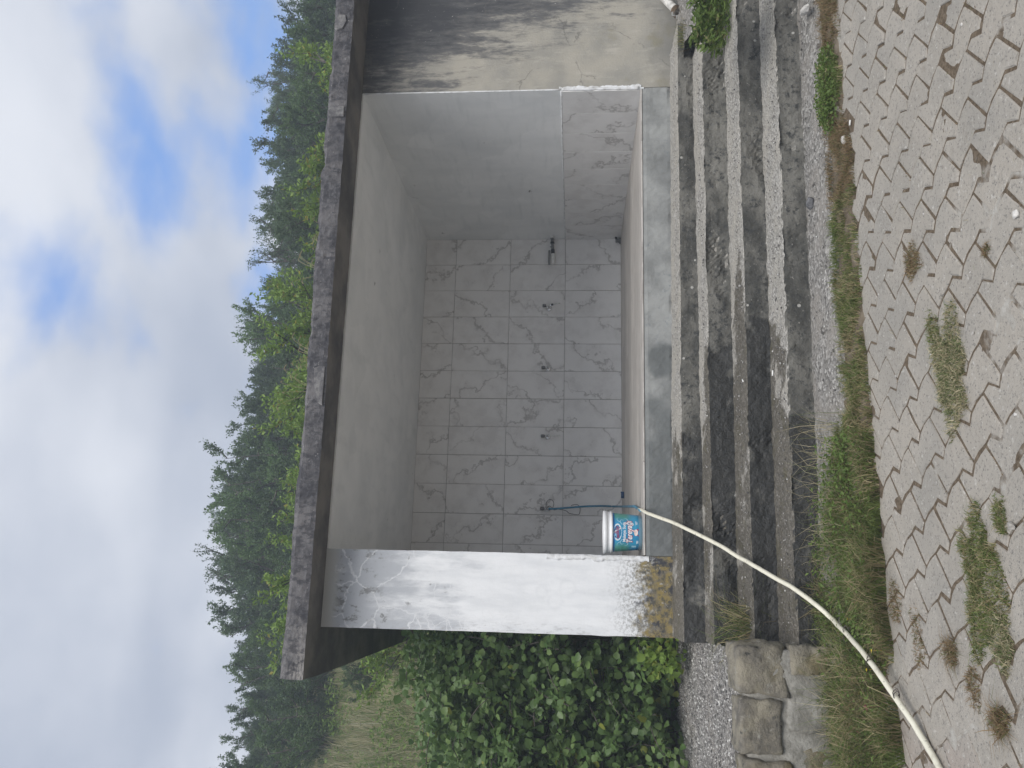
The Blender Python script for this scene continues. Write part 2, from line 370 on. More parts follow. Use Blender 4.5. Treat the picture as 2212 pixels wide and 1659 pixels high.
# bluish grey cement skim of the plinth, wetter to the left
n = mat('plinth_cement'); p = n.pos(); s = n.sep(p)
c = n.mix(n.st(n.noise(p, 3.2, 6, .62), .36, .66), (.20, .205, .20), (.32, .325, .315)); c = n.mix(n.st(n.noise(p, 15, 6, .7), .56, .70), c, (.20, .215, .22))
wetm = n.st(n.add(n.add(s[0], n.mul(n.sub(n.noise(p, 2.2, 4), .5), 1.5)), n.mul(n.sub(n.noise(p, 9, 4), .5), .25)), 1.15, .75)
wet1 = n.mul(n.st(n.vm('DISTANCE', n.vm('ADD', p, n.scalec(n.vm('SUBTRACT', n.noise(p, 9, 3, .5, 0, True), (.5, .5, .5)), .1)), (1.33, 0, -.14)), .10, .14, 1, 0), 1)
wet = n.mx(wetm, wet1)
c = n.mix(n.mul(wet, .7), c, (.105, .115, .115)); n.out(c, n.st(wet, 0, 1, .8, .5), n.bump(n.noise(p, 24, 6, .7), .45, .01))

# old poured concrete of the steps: dark mossy risers, bare washed aggregate on treads, wet towards the left
n = mat('step_concrete'); p = n.pos(); s = n.sep(p); nr = n.sep(n.n('ShaderNodeNewGeometry').outputs['True Normal'])
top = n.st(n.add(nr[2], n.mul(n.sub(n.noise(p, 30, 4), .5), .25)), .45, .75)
v1 = n.vor(p, 85, 'F1', 'Color'); ag = n.sep(v1)[0]; vd = n.vor(p, 85)
tread = n.mix(n.st(ag, .15, .9), (.25, .238, .215), (.47, .45, .415)); tread = n.mix(n.st(n.noise(p, 5, 5, .6), .38, .7), tread, (.40, .375, .33)); tread = n.mix(n.st(n.noise(p, 60, 3), .62, .7), tread, (.12, .115, .105))
tread = n.mix(n.st(n.vor(n.vm('ADD', p, (5, 1, 2)), 38), .10, .06), tread, (.66, .64, .60))
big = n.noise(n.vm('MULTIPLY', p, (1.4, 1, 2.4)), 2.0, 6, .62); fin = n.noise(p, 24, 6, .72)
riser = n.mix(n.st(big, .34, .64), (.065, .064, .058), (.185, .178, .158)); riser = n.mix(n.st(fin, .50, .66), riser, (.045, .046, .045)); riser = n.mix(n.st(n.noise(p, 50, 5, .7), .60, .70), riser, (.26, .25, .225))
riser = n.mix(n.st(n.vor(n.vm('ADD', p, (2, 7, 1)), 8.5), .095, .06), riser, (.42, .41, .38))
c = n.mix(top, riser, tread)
# wet film: runs down from the niche on the left half
wn = n.add(n.mul(n.sub(n.noise(p, 2.6, 5, .6), .5), 1.9), n.mul(n.sub(n.noise(p, 11, 5, .65), .5), .5))
thr = n.mad(n.math('ABSOLUTE', n.add(s[1], .88)), -2.7, 1.80); thr = n.mx(thr, .62)
wet = n.st(n.add(n.sub(s[0], thr), wn), .10, -.04)
dryp = n.st(n.noise(n.vm('ADD', p, (9, 4, 1)), 3.3, 4, .55), .57, .63); wet = n.mul(wet, n.sub(1, n.mul(dryp, .8)))
wetc = n.mix(top, (.026, .026, .025), n.mix(n.st(ag, .4, .95), (.085, .075, .058), (.16, .145, .12)))
c = n.mix(n.mul(wet, .88), c, wetc)
mos = n.mul(n.mul(top, n.st(n.noise(p, 7, 4), .52, .68)), n.mul(wet, .5)); c = n.mix(mos, c, (.095, .085, .045))
hgt = n.add(n.mul(fin, .9), n.mul(vd, n.add(.2, n.mul(top, .9))))
n.out(c, n.st(wet, 0, 1, .92, .5), n.bump(hgt, .75, .014), spec=.35)

# gravelly concrete: apron and terrace
n = mat('gravel_concrete'); p = n.pos(); ag = n.sep(n.vor(p, 70, 'F1', 'Color'))
c = n.ramp(ag[0], [(0, (.12, .115, .105)), (.35, (.205, .195, .18)), (.75, (.28, .268, .25)), (1, (.42, .405, .38))]); c = n.mix(n.st(n.noise(p, 4, 5, .6), .42, .7), c, (.27, .25, .225)); c = n.mix(n.st(n.noise(p, 11, 5, .7), .60, .68), c, (.075, .07, .062))
n.out(c, .95, n.bump(n.add(n.vor(p, 70), n.mul(n.noise(p, 25, 5), .8)), .8, .012))
n = mat('pebble'); c = n.ramp(n.rnd(), [(0, (.33, .31, .28)), (.5, (.50, .48, .45)), (1, (.68, .66, .62))]); n.out(n.scalec(c, n.st(n.noise(n.obj(), 90, 3), .3, .7, .8, 1.1)), .85)
n = mat('gravel_bits'); t = n.sep(n.attr('tint')); c = n.ramp(t[0], [(0, (.075, .072, .068)), (.4, (.20, .19, .18)), (.8, (.36, .345, .325)), (1, (.60, .59, .56))]); n.out(c, .9)
n = mat('wall_stone'); p = n.pos(); o_ = n.obj(); c = n.mix(n.st(n.noise(p, 7, 6, .66), .36, .66), (.40, .36, .28), (.19, .175, .15)); c = n.mix(n.st(n.noise(p, 19, 6, .72), .56, .68), c, (.42, .395, .34)); c = n.mix(n.mul(n.st(n.noise(p, 3.2, 4), .54, .68), .7), c, (.21, .17, .07)); c = n.mix(n.st(n.noise(n.vm('ADD', p, (4, 4, 4)), 12, 6, .7), .60, .68), c, (.07, .07, .065))
n.out(c, .95, n.bump(n.noise(p, 34, 7, .75), 1, .03))
n = mat('mortar'); p = n.pos(); c = n.mix(n.st(n.noise(p, 9, 6, .7), .36, .66), (.20, .19, .165), (.40, .385, .35)); n.out(c, .95, n.bump(n.noise(p, 22, 7, .72), .8, .02))
n = mat('dark_stone'); p = n.pos(); n.out(n.mix(n.st(n.noise(p, 30, 5), .4, .66), (.10, .10, .105), (.19, .19, .195)), .85, n.bump(n.noise(p, 60, 5), .4, .006))

# concrete pavers, grey with pink ones at the left, dusty
n = mat('paver_concrete'); p = n.pos(); s = n.sep(p); rv = n.rnd()
c = n.mix(n.st(n.noise(p, 3.0, 5, .6), .36, .66), (.43, .395, .345), (.355, .332, .295)); c = n.mix(n.st(rv, 0, 1, 0, .3), c, (.42, .375, .315))
pk = n.st(n.add(n.add(s[0], n.mul(s[1], -.18)), n.mul(n.sub(rv, .5), .35)), -.22, -.50); c = n.mix(n.mul(pk, .42), c, (.42, .31, .26))
c = n.mix(n.st(n.noise(p, 75, 4, .75), .53, .66), c, (.25, .235, .21)); c = n.mix(n.st(n.vor(p, 55), .20, .12), c, (.21, .20, .185)); c = n.mix(n.st(n.noise(n.vm('ADD', p, (2, 8, 1)), 48, 4, .7), .60, .68), c, (.54, .515, .47))
c = n.mix(n.st(n.noise(n.vm('ADD', p, (3, 1, 0)), 9, 6, .7), .60, .72, 0, .5), c, (.27, .235, .19))
n.out(c, .93, n.bump(n.add(n.noise(p, 160, 4, .75), n.noise(p, 28, 5, .7)), .8, .008))
n = mat('sand_bed'); p = n.pos(); s = n.sep(p); hi = n.attr('tint'); f = n.sep(hi)[0]
soil = n.mix(n.st(n.noise(p, 60, 5, .7), .36, .66), (.085, .062, .040), (.18, .14, .098)); dust = n.mix(n.st(n.noise(p, 35, 5, .7), .36, .66), (.36, .335, .295), (.44, .42, .38))
dust = n.mix(n.st(n.noise(p, 150, 3), .64, .70), dust, (.2, .19, .17))
n.out(n.mix(n.st(n.add(f, n.mul(n.sub(n.noise(p, 40, 4), .5), .5)), .70, 1.05), soil, dust), .97, n.bump(n.noise(p, 120, 5, .75), .7, .006))
n = mat('soil'); p = n.pos(); c = n.mix(n.st(n.noise(p, 6, 6, .65), .36, .66), (.10, .075, .05), (.20, .165, .12)); c = n.mix(n.st(n.noise(p, 70, 4, .7), .60, .7), c, (.34, .31, .26)); n.out(c, .97, n.bump(n.noise(p, 45, 6, .7), .8, .015))
n = mat('meadow_soil'); p = n.pos(); c = n.mix(n.st(n.noise(p, 1.3, 6, .65), .38, .62), (.14, .14, .055), (.22, .205, .11)); c = n.mix(n.st(n.noise(p, 9, 5, .7), .6, .72), c, (.33, .30, .25)); n.out(c, .97, n.bump(n.noise(p, 14, 6, .7), 1, .05))
n = mat('limestone'); p = n.pos(); n.out(n.mix(n.st(n.noise(p, 9, 6), .38, .66), (.45, .43, .40), (.26, .25, .23)), .95, n.bump(n.noise(p, 14, 6), .8, .04))
# niche floor planks
n = mat('plank_tile'); ob = n.obj(); rv = n.mul(n.rnd(), 40); v = n.vm('ADD', ob, n.comb(rv, rv, 0))
gr = n.noise(n.vm('MULTIPLY', v, (1.2, 14, 1)), 3, 6, .62, .6)
c = n.mix(n.st(gr, .34, .66), (.33, .305, .28), (.54, .51, .475)); c = n.scalec(c, n.st(n.rnd(), 0, 1, .86, 1.08)); n.out(c, .42, n.bump(gr, .06, .002), spec=.4)

def foliage(name, g1, g2, g3, dry=None, trans=True, rough=.55, spec=.3):
    n = mat(name); t = n.sep(n.attr('tint')); r = n.rnd()
    c = n.mix(t[0], g1, g2); c = n.mix(n.st(n.noise(n.obj(), 1.6, 3), .4, .68), c, g3)
    c = n.scalec(c, n.st(r, 0, 1, .8, 1.2))
    if dry: c = n.mix(n.st(t[1], .45, .55), c, dry)
    n.out(c, rough, None, 0, spec, n.scalec(c, 1.25) if trans else None)
foliage('leaf_dark', (.060, .098, .045), (.120, .175, .080), (.085, .135, .070))
foliage('leaf_mid', (.085, .145, .050), (.155, .235, .085), (.11, .18, .07))
foliage('leaf_lime', (.17, .28, .055), (.27, .38, .09), (.21, .31, .065), dry=(.32, .29, .06))
foliage('leaf_bramble', (.100, .185, .055), (.24, .35, .115), (.14, .23, .075), dry=(.24, .27, .05), rough=.42, spec=.45)
foliage('leaf_weed', (.10, .17, .035), (.21, .29, .075), (.14, .21, .05), dry=(.36, .30, .17))
def grassmat(name, g1, g2, d1, d2, thr):
    n = mat(name); t = n.sep(n.attr('tint')); c = n.mix(t[0], g1, g2); d = n.mix(t[0], d1, d2); c = n.mix(n.st(t[1], thr-.05, thr+.05), c, d)
    n.out(c, .6, None, 0, .25, n.scalec(c, 1.1))
grassmat('grass_green', (.085, .125, .030), (.19, .23, .07), (.25, .20, .105), (.42, .36, .21), .62)
grassmat('grass_dry', (.10, .14, .05), (.185, .21, .085), (.36, .305, .18), (.55, .49, .33), .45)
grassmat('grass_brown', (.10, .12, .04), (.17, .17, .06), (.19, .125, .065), (.33, .245, .145), .25)
grassmat('grass_field', (.11, .155, .05), (.20, .25, .095), (.27, .25, .14), (.42, .39, .26), .52)
n = mat('bark'); p = n.obj(); n.out(n.mix(n.st(n.noise(p, 14, 5), .38, .64), (.055, .047, .04), (.13, .115, .10)), .95)
plain('chrome', (.80, .81, .82), .25, 1, .5, 0, .1); plain('steel_dark', (.20, .205, .21), .38, .9, .5); plain('black_plastic', (.022, .024, .028), .5)
plain('pipe_grey', (.19, .195, .19), .5); plain('white_plastic', (.74, .74, .72), .4); plain('pvc_grimy', (.62, .60, .56), .55, var=.3, sc=25)
n = mat('hose_white'); p = n.pos(); c = n.mix(n.st(n.noise(p, 16, 5, .7), .5, .7), (.72, .69, .57), (.55, .52, .42)); c = n.mix(n.st(n.noise(p, 55, 4, .7), .63, .70), c, (.20, .19, .15)); n.out(c, .5, spec=.35)
plain('hose_blue', (.05, .25, .40), .4, var=.25, sc=12); plain('cap_blue', (.02, .07, .17), .4); plain('wire_black', (.018, .018, .022), .5)
plain('bucket_white', (.80, .81, .82), .32, var=.05); plain('paper_white', (.78, .77, .74), .8); plain('terracotta', (.48, .36, .25), .85)
n = mat('bucket_sleeve'); o_ = n.obj(); s = n.sep(o_); ang = n.math('ARCTAN2', s[0], n.mul(s[1], -1))
c = n.mix(n.st(n.noise(o_, 9, 3), .35, .7), (.025, .24, .46), (.045, .33, .53)); gm = n.mul(n.st(n.math('ABSOLUTE', ang), .45, .95), n.mul(n.st(s[2], .06, .12), n.st(s[2], .205, .19)))
c = n.mix(n.mul(gm, .8), c, (.10, .33, .21)); c = n.mix(n.st(s[2], .186, .190), c, (.012, .17, .45)); c = n.mix(n.st(s[2], .032, .02), c, (.22, .40, .52)); n.out(c, .3, spec=.45)
plain('ink_white', (.82, .84, .86), .4, var=.03); plain('ink_red', (.34, .015, .06), .4, var=.03); plain('ink_navy', (.015, .025, .12), .4, var=.03); plain('ink_pale', (.35, .62, .74), .4, var=.05); plain('ink_cream', (.80, .66, .62), .4, var=.03)
n = mat('straw'); n.out((.30, .265, .16), .8)
n = mat('flower_pink'); n.out((.42, .14, .17), .7); n = mat('flower_yellow'); n.out((.62, .47, .03), .7); n = mat('flower_white'); n.out((.62, .60, .55), .7)

# ================================================================== LARGE STRUCTURE
PZ = -.78                                           # top of the pavers
def hill(x, y):
    z = -.32 + .60*max(0, y-1.0) - .0012*max(0, y-9)**2*(1 if y < 22 else 0)
    if y > 15: z = -.32+.60*14+ .18*(y-15)
    return z + .25*fbm(x*.35, y*.35) + .08*fbm(x*1.3, y*1.3, 3)
xs = np.arange(-26.45, 34, .4); ys = np.concatenate([np.arange(.75, 12, .3), np.arange(12, 46, 1.0)])
hs = grid_mesh('hillside', xs, ys, hill, MT['meadow_soil'], keep=lambda x, y: not (-.45 < x < 7.2 and y < 3.15))
tag(hs, kind='structure')
gd = grid_mesh('ground', np.linspace(-300, 300, 31), np.linspace(-300, 300, 31), lambda x, y: -.93, MT['soil'], smooth=False); tag(gd, kind='structure')

# ---- shelter
sh = empty('fountain_shelter', (0, 0, 0), 'grey concrete fountain shelter with a marble tiled niche and overhanging roof slab', 'building')
def fe(x): return -.275 - .02*(x+.81)                # front line of the roof slab, slightly skewed
def build_roof():
    X = np.arange(-.81, 7.31, .02); zb, zt = H_, H_+.146
    prof = [(3.25, zt)] + [(k, zt) for k in (1.5, .5)] + ['top', 'f1', 'f2', 'f3', 'f4', 'bot'] + ['s1', 's2', 's3'] + [(3.25, zb)]
    V = []; F = []; m = len(prof)
    for i, x in enumerate(X):
        f = fe(x)+.007*fbm(x*.8, 4, 4); e = .008*fbm(x*9, 1, 0)+.005*fbm(x*33, 2, 0)+.010*fbm(x*.7, 9, 1); chip = max(0, fbm(x*3.1, 7, 0)-.28)*.05
        for q in prof:
            if q == 'top': p = (x, f+.012+chip, zt-.004+e-chip*.6+.012*fbm(x*1.7, 5))
            elif q == 'bot': p = (x, f+.004, zb+.5*e)
            elif q[0] == 'f': k = int(q[1]); p = (x, f+.005*fbm(x*22, k*1.7, 4)+.003*fbm(x*60, k*5, 1), zt+(zb-zt)*k/5)
            elif q[0] == 's': k = int(q[1]); p = (x, f+.09*k, zb+.003*fbm(x*12, k*3, 2))
            else: p = (x, q[0], q[1])
            if i == 0 or i == len(X)-1: p = (p[0]+.01*fbm(p[1]*12, p[2]*25, 8), p[1], p[2])
            V.append(p)
    for i in range(len(X)-1):
        for k in range(m-1): a = i*m+k; F.append((a, a+m, a+m+1, a+1))
        F.append((i*m+m-1, (i+1)*m+m-1, (i+1)*m, i*m))
    F.append(tuple(range(m))); F.append(tuple(range((len(X)-1)*m, len(X)*m))[::-1])
    o = py_obj('roof_slab', V, F, MT['roof_concrete'], sh)
    o.data.materials.append(MT['soffit_concrete'])
    bm = bmesh.new(); bm.from_mesh(o.data); bmesh.ops.recalc_face_normals(bm, faces=bm.faces[:])
    for f in bm.faces:
        if f.normal.z < -.6: f.material_index = 1
    bm.to_mesh(o.data); bm.free(); return o
roof = build_roof()
# cement patches stuck on the fascia
def patch(pts, thick=.008):
    P = [hit(x, y, 1, -.34) for x, y in pts]; P = [Vector((q.x, fe(q.x)+.007*fbm(q.x*.8, 4, 4)-.003, min(H_+.136, max(H_+.010, q.z)))) for q in P]
    bm = bmesh.new(); a = [bm.verts.new(q+Vector((.004*fbm(q.x*40, q.z*40), 0, .003*fbm(q.z*50, q.x*30)))) for q in P]; b = [bm.verts.new(q.co+Vector((0, -thick, 0))) for q in a]
    # inset front ring so that the patch has a worn bevelled rim
    c = sum((q.co for q in b), Vector())/len(b)
    for q in b: q.co = c+(q.co-c)*.94; q.co.y = c.y
    bm.faces.new(b)
    for i in range(len(a)): bm.faces.new((a[i], a[(i+1) % len(a)], b[(i+1) % len(a)], b[i]))
    bmesh.ops.recalc_face_normals(bm, faces=bm.faces[:]); bm_obj('cement_patch', bm, MT['patch_cement'], roof)
def cz1(x, y): return ((700+x/1.659)/1.823, y/1.659/1.823)
patch([cz1(*q) for q in [(1025, 150), (1060, 112), (1105, 118), (1112, 160), (1085, 205), (1045, 218), (1022, 205)]])
patch([cz1(*q) for q in [(995, 705), (1030, 697), (1104, 705), (1098, 772), (1040, 776), (992, 768), (983, 735)]])
def cz2(x, y): return ((700+x/1.659)/1.823, (900+y/1.659)/1.823)
patch([cz2(*q) for q in [(885, 905), (925, 890), (968, 897), (974, 930), (972, 1010), (965, 1150), (905, 1130), (880, 1010)]], .005)

box('ceiling', (0.0, .006, H_-.012), (W_, D_+.01, H_+.02), MT['white_plaster'], sh)
# left pier, front face as a fine sheet so that its arrises are not dead straight
def wall_box(name, x0, x1, y0, y1, z0, z1, m, step=.04, amp=.003, par=sh):
    bm = bmesh.new(); add_box(bm, (x0, y0, z0), (x1, y1, z1))
    bmesh.ops.subdivide_edges(bm, edges=[e for e in bm.edges if abs((e.verts[0].co-e.verts[1].co).z) > .1], cuts=int((z1-z0)/step), use_grid_fill=True)
    bmesh.ops.subdivide_edges(bm, edges=[e for e in bm.edges if abs((e.verts[0].co-e.verts[1].co).x) > min(.1, (x1-x0)*.9)], cuts=max(1, int((x1-x0)/step)), use_grid_fill=True)
    for v in bm.verts:
        c = v.co; ex = amp*(1.2 if abs(c.x-x0) < 1e-4 or abs(c.x-x1) < 1e-4 else .4)
        v.co = c + Vector((ex*fbm(c.z*6, c.y*4, x0), -abs(amp*.8*fbm(c.x*5, c.z*5, 3)) if abs(c.y-y0) < 1e-4 else 0, 0))
    return bm_obj(name, bm, m, par)
wall_box('pier', -.508, 0, 0, 2.95, -.9, H_-.001, MT['peeling_pier'])
wall_box('front_wall', W_+.002, 7.2, .0, .30, -.9, H_-.001, MT['stained_render'], .08, .006)
box('outer_side_wall', (6.9, .302, -.9), (7.19, 3.15, H_-.001), MT['stained_render'], sh)
sw = box('side_wall', (W_-.010, -.004, -.02), (W_+.001, D_+.02, H_-.006), MT['white_plaster'], sh)
bw = box('back_wall', (-.3, D_+.012, -.5), (7.0, 3.15, H_-.001), MT['grout'], sh)
# wall tiles
def tile_mesh(w_, h_):
    bm = bmesh.new(); add_box(bm, (-w_/2+.0019, -.005, -h_/2+.0019), (w_/2-.0019, .005, h_/2-.0019), .0012)
    me = bpy.data.meshes.new('tile'); bm.to_mesh(me); bm.free(); me.materials.append(MT['marble_tile']); return me
T_full, T_top, T_nar, T_cor = tile_mesh(.3, .6), tile_mesh(.3, H_-.012-1.8), tile_mesh(W_-.01-3.3, .6), tile_mesh(W_-.01-3.3, H_-.012-1.8)
for i in range(12):
    for j in range(4):
        me = (T_cor if j == 3 else T_nar) if i == 11 else (T_top if j == 3 else T_full)
        ww = W_-.01-3.3 if i == 11 else .3
        hh = H_-.012-1.8 if j == 3 else .6
        x = W_-.01-.3*i-ww/2
        o = link('tile', me, None, bw, (x+random.uniform(-.0008, .0008), D_+.006, .6*j+hh/2))
        o.rotation_euler = (random.uniform(-.002, .002), 0, random.uniform(-.0015, .0015))
T_end = tile_mesh(D_-2.7, .6)
for i in range(10):
    ww = .3 if i < 9 else D_-2.7
    o = link('tile', T_full if i < 9 else T_end, None, sw, (W_-.0135, .3*i+ww/2+.001, .3)); o.rotation_euler = (0, 0, rad(90)+random.uniform(-.002, .002))
# rough white plaster beads: top of the tiled dado, right arris, left arris
def bead(pts, r, m='plaster_bead', wob=.35, name='plaster_bead'):
    P = spline(pts, 14); R = [r*(1+wob*fbm(q.x*25+q.y*19, q.z*25, 5)) for q in P]; tube(name, P, R, MT[m], sh, 7)
bead([(W_-.014, .0, .603), (W_-.014, 1.4, .606), (W_-.014, D_, .604)], .006)
bead([(W_-.006, -.003, .02), (W_-.007, -.005, .3), (W_-.004, -.003, .6)], .008, wob=.8)
bead([(W_-.004, -.002, .6), (W_-.006, -.003, 1.4), (W_-.004, -.002, 2.12)], .006)
def band(x0, x1, z0, z1, m, seed):
    """ragged plaster smear on the wall front"""
    n_ = 70; V = []; F = []
    for i in range(n_+1):
        z = z0+(z1-z0)*i/n_; a = x0+.006*fbm(z*30, seed); b = x1+.014*fbm(z*14, seed+4)+.006*fbm(z*50, seed+2)
        V += [(a, .002, z), (a, -.007, z), ((a+b)/2, -.009+.002*fbm(z*40, 1, seed), z), (b, -.0065, z), (b+.003, .002, z)]
    for i in range(n_):
        for k in range(4): q = i*5+k; F.append((q, q+1, q+6, q+5))
    py_obj('plaster_smear', V, F, MT[m], sh, None, True)
band(-.001, -.034, -.01, .66, 'plaster_bead', 2); band(W_+.002, W_+.020, .0, .62, 'plaster_bead', 9)
# plinth under the niche floor
def front_slab(name, x0, x1, yf, zt, zb, m, depth, par):
    X = np.arange(x0, x1+.001, .02); V = []; F = []; k_ = 10
    for x in X:
        for k in range(k_):
            t = k/(k_-1); z = zt(x)+(zb(x)-zt(x))*t
            y = yf(x)+.004*fbm(x*11, z*11, 2)+.002*fbm(x*40, z*40, 1)
            if k == 0: y += .006
            if t > .8: y += .018*max(0, fbm(x*6, 3, t)+.1)+.010*max(0, fbm(x*21, 9, t))
            V.append((x, y, z))
        V.append((x, depth, zb(x))); V.append((x, depth, zt(x)))
    m_ = k_+2
    for i in range(len(X)-1):
        for k in range(m_): a = i*m_+k; b = i*m_+(k+1) % m_; F.append((a, b, b+m_, a+m_))
    F.append(tuple(range(m_))[::-1]); F.append(tuple(range((len(X)-1)*m_, len(X)*m_)))
    o = py_obj(name, V, F, m, par)
    bm = bmesh.new(); bm.from_mesh(o.data); bmesh.ops.recalc_face_normals(bm, faces=bm.faces[:]); bm.to_mesh(o.data); bm.free(); return o
def ftilt(x): return .018*(1-x/W_)
pl = front_slab('plinth', .002, W_-.002, lambda x: .0, lambda x: ftilt(x)-.010, lambda x: -.20-.012*x, MT['plinth_cement'], .035, sh)
fl = box('niche_floor', (.003, .03, -.04), (W_-.003, D_, -.006), MT['grout'], sh)
# wood look ceramic planks laid along the niche
pm = {}
def plank_mesh(L, wy):
    key = (round(L, 3), round(wy, 3))
    if key not in pm:
        bm = bmesh.new(); add_box(bm, (-L/2+.001, -wy/2+.001, -.006), (L/2-.001, wy/2-.001, .004), .001)
        me = bpy.data.meshes.new('plank'); bm.to_mesh(me); bm.free(); me.materials.append(MT['plank_tile']); pm[key] = me
    return pm[key]
y = .002; r_ = 0
while y < D_-.02:
    wy = min(.2, D_-.002-y); x = .004; st = [.62, 1.2, .3, .9][r_ % 4]; first = True
    while x < W_-.02:
        L = min(st if first else 1.2, W_-.004-x); first = False
        o = link('plank', plank_mesh(L, wy), None, fl, (x+L/2, y+wy/2, ftilt(x+L/2)*(1-y/D_)+.0)); o.rotation_euler = (-math.atan(ftilt(x+L/2)/D_), math.atan(.018/W_)*(1-y/D_), 0); x += L
    y += wy; r_ += 1

# ---- steps
def rough_step(name, x0, x1, yb, yf, zt, zb, par, seed, dx=.016):
    X = np.arange(x0, x1+.001, dx); nt, nf = 16, 12; V = []; F = []; m_ = nt+nf+1
    for x in X:
        f, t_, b_ = yf(x)+.012*fbm(x*1.2, seed, 4), zt(x)+.004*fbm(x*1.6, seed, 6), zb(x); row = []
        wear = .016*max(0, fbm(x*4, seed, 1)+.15)+.013*abs(fbm(x*19, seed, 2))+.03*max(0, fbm(x*2.2, seed, 8)-.42)
        for k in range(nt+1):
            t = k/nt; yy = yb+(f-yb)*t; a = max(0, (t-.8)/.2)
            row.append((x, yy+(.9*wear*a if k == nt else 0), t_+.006*fbm(x*9, yy*9, seed)+.004*fbm(x*38, yy*38, seed)-.010*t-wear*.9*a*a))
        for k in range(1, nf+1):
            t = k/nf; zz = t_+(b_-t_)*t
            dy = .006*fbm(x*7, zz*7, seed+3)+.004*fbm(x*30, zz*30, seed+5)
            spall = max(0, fbm(x*2.3, zz*3.5, seed+7)-.18)*.06; dy += spall*(.6+.8*abs(fbm(x*45, zz*45, seed)))
            if t > .78: dy += .03*(t-.78)*max(0, fbm(x*5, seed+2, 0))*4
            row.append((x, f+dy, zz))
        V += row + [(x, yb, b_)]
    m_ = nt+nf+2
    for i in range(len(X)-1):
        for k in range(m_): a = i*m_+k; b = i*m_+(k+1) % m_; F.append((a, b, b+m_, a+m_))
    F.append(tuple(range(m_))[::-1]); F.append(tuple(range((len(X)-1)*m_, len(X)*m_)))
    o = py_obj(name, V, F, MT['step_concrete'], par)
    bm = bmesh.new(); bm.from_mesh(o.data); bmesh.ops.recalc_face_normals(bm, faces=bm.faces[:]); bm.to_mesh(o.data); bm.free(); return o
ste = empty('concrete_steps', (1.5, -1.3, -.75), 'four worn dark concrete steps leading up to the niche, wet on the left', 'steps')
mi = Matrix.Translation((-1.5, 1.3, .75))
lin = lambda a, b: (lambda x: a+(b-a)*(x-.13)/3.05)
SP = [(-.50, 3.75, .02, lin(-.425, -.360), lin(-.164, -.212), lin(-.34, -.375)),
      (-.49, 3.47, -.30, lin(-.675, -.685), lin(-.297, -.328), lin(-.49, -.53)),
      (-.48, 5.2, -.58, lin(-1.010, -1.025), lin(-.447, -.488), lin(-.63, -.68)),
      (-.47, 5.2, -.92, lin(-1.310, -1.345), lin(-.585, -.636), lin(-.86, -.86))]
for i, (x0, x1, yb, yf, zt, zb) in enumerate(SP):
    o = rough_step('step', x0, x1, yb, yf, zt, zb, ste, 11+i*5); o.matrix_parent_inverse = mi
# crumbled fill at the right end of the two upper steps
def rub(x, y): return -.262-.02*(x-3.4)-.10*max(0, -y-.40)+.03*fbm(x*5, y*5, 4)+.012*fbm(x*22, y*22)
rb = grid_mesh('broken_concrete_bank', np.arange(3.46, 6.6, .03), np.arange(-.86, .01, .03), lambda x, y: rub(x, y)-(.45 if y < -.80 else 0), MT['gravel_concrete'])
tag(rb, 'crumbled gravelly concrete bank at the right end of the upper steps', 'bank')

# ---- gravel apron at the foot of the steps, soil strip, terrace on the left
ap = grid_mesh('gravel_apron', np.arange(-.5, 5.4, .03), np.arange(-1.86, -1.2, .03), lambda x, y: -.722-.018*x-.055*max(0, (-1.45-y))/.3+.006*fbm(x*8, y*8)+.006*fbm(x*30, y*30), MT['gravel_concrete']); tag(ap, kind='structure')
sstrip = grid_mesh('verge_soil', np.arange(-3.4, 5.4, .04), np.arange(-2.14, -1.30, .04), lambda x, y: (-.775+.012*fbm(x*3, y*3)+.01*fbm(x*14, y*14) - .06*max(0, (-1.92-y))/.2 - (.09*max(0, (y+1.72))/.3 if x > .75 else 0)), MT['soil']); tag(sstrip, kind='structure')
def terr(x, y): return -.315+.012*fbm(x*3, y*3)+.008*fbm(x*17, y*17)+.04*max(0, y-.3)-.02*max(0, -1.24-y)/.08
te = grid_mesh('gravel_terrace', np.arange(-4.2, -.47, .03), np.arange(-1.32, 1.3, .03), terr, MT['gravel_concrete'], keep=lambda x, y: not (x > -.515 and y > -.01)); tag(te, kind='structure')
# loose chippings on terrace, apron and treads
def chips(name, P, s0, s1, par=None):
    n_ = len(P); R = np.random.uniform(s0, s1, n_)*np.random.choice([1, 1, 1, 1.7], n_)
    O = np.array([[1, 0, 0], [0, 1, 0], [-1, 0, 0], [0, -1, 0], [0, 0, .7], [0, 0, -.7]], float)
    q = np.random.uniform(.6, 1.2, (n_, 6, 3)); a = np.random.uniform(0, 6.28, n_); c, s = np.cos(a)[:, None], np.sin(a)[:, None]
    V = O[None]*q; V = np.stack([V[:, :, 0]*c-V[:, :, 1]*s, V[:, :, 0]*s+V[:, :, 1]*c, V[:, :, 2]], 2)*R[:, None, None] + P[:, None, :]
    L = np.array([0, 1, 4, 1, 2, 4, 2, 3, 4, 3, 0, 4, 1, 0, 5, 2, 1, 5, 3, 2, 5, 0, 3, 5]); idx = (np.arange(n_)[:, None]*6+L).ravel()
    A = np.zeros((n_, 6, 4)); A[:, :, 0] = np.random.rand(n_)[:, None]; A[:, :, 3] = 1
    return link(name, raw_mesh(name, V.reshape(-1, 3), np.full(n_*8, 3), idx, A.reshape(-1, 4)), MT['gravel_bits'], par)
def scat(n_, x0, x1, y0, y1, fz, ok=None):
    o = []
    while len(o) < n_:
        x, y = random.uniform(x0, x1), random.uniform(y0, y1)
        if ok and not ok(x, y): continue
        o.append((x, y, fz(x, y)))
    return np.array(o)
tag(chips('terrace_gravel', scat(15000, -2.2, -.5, -1.33, .95, lambda x, y: terr(x, y)+.001), .003, .0085), 'pale loose chippings covering the terrace beside the steps', 'gravel', kind='stuff')
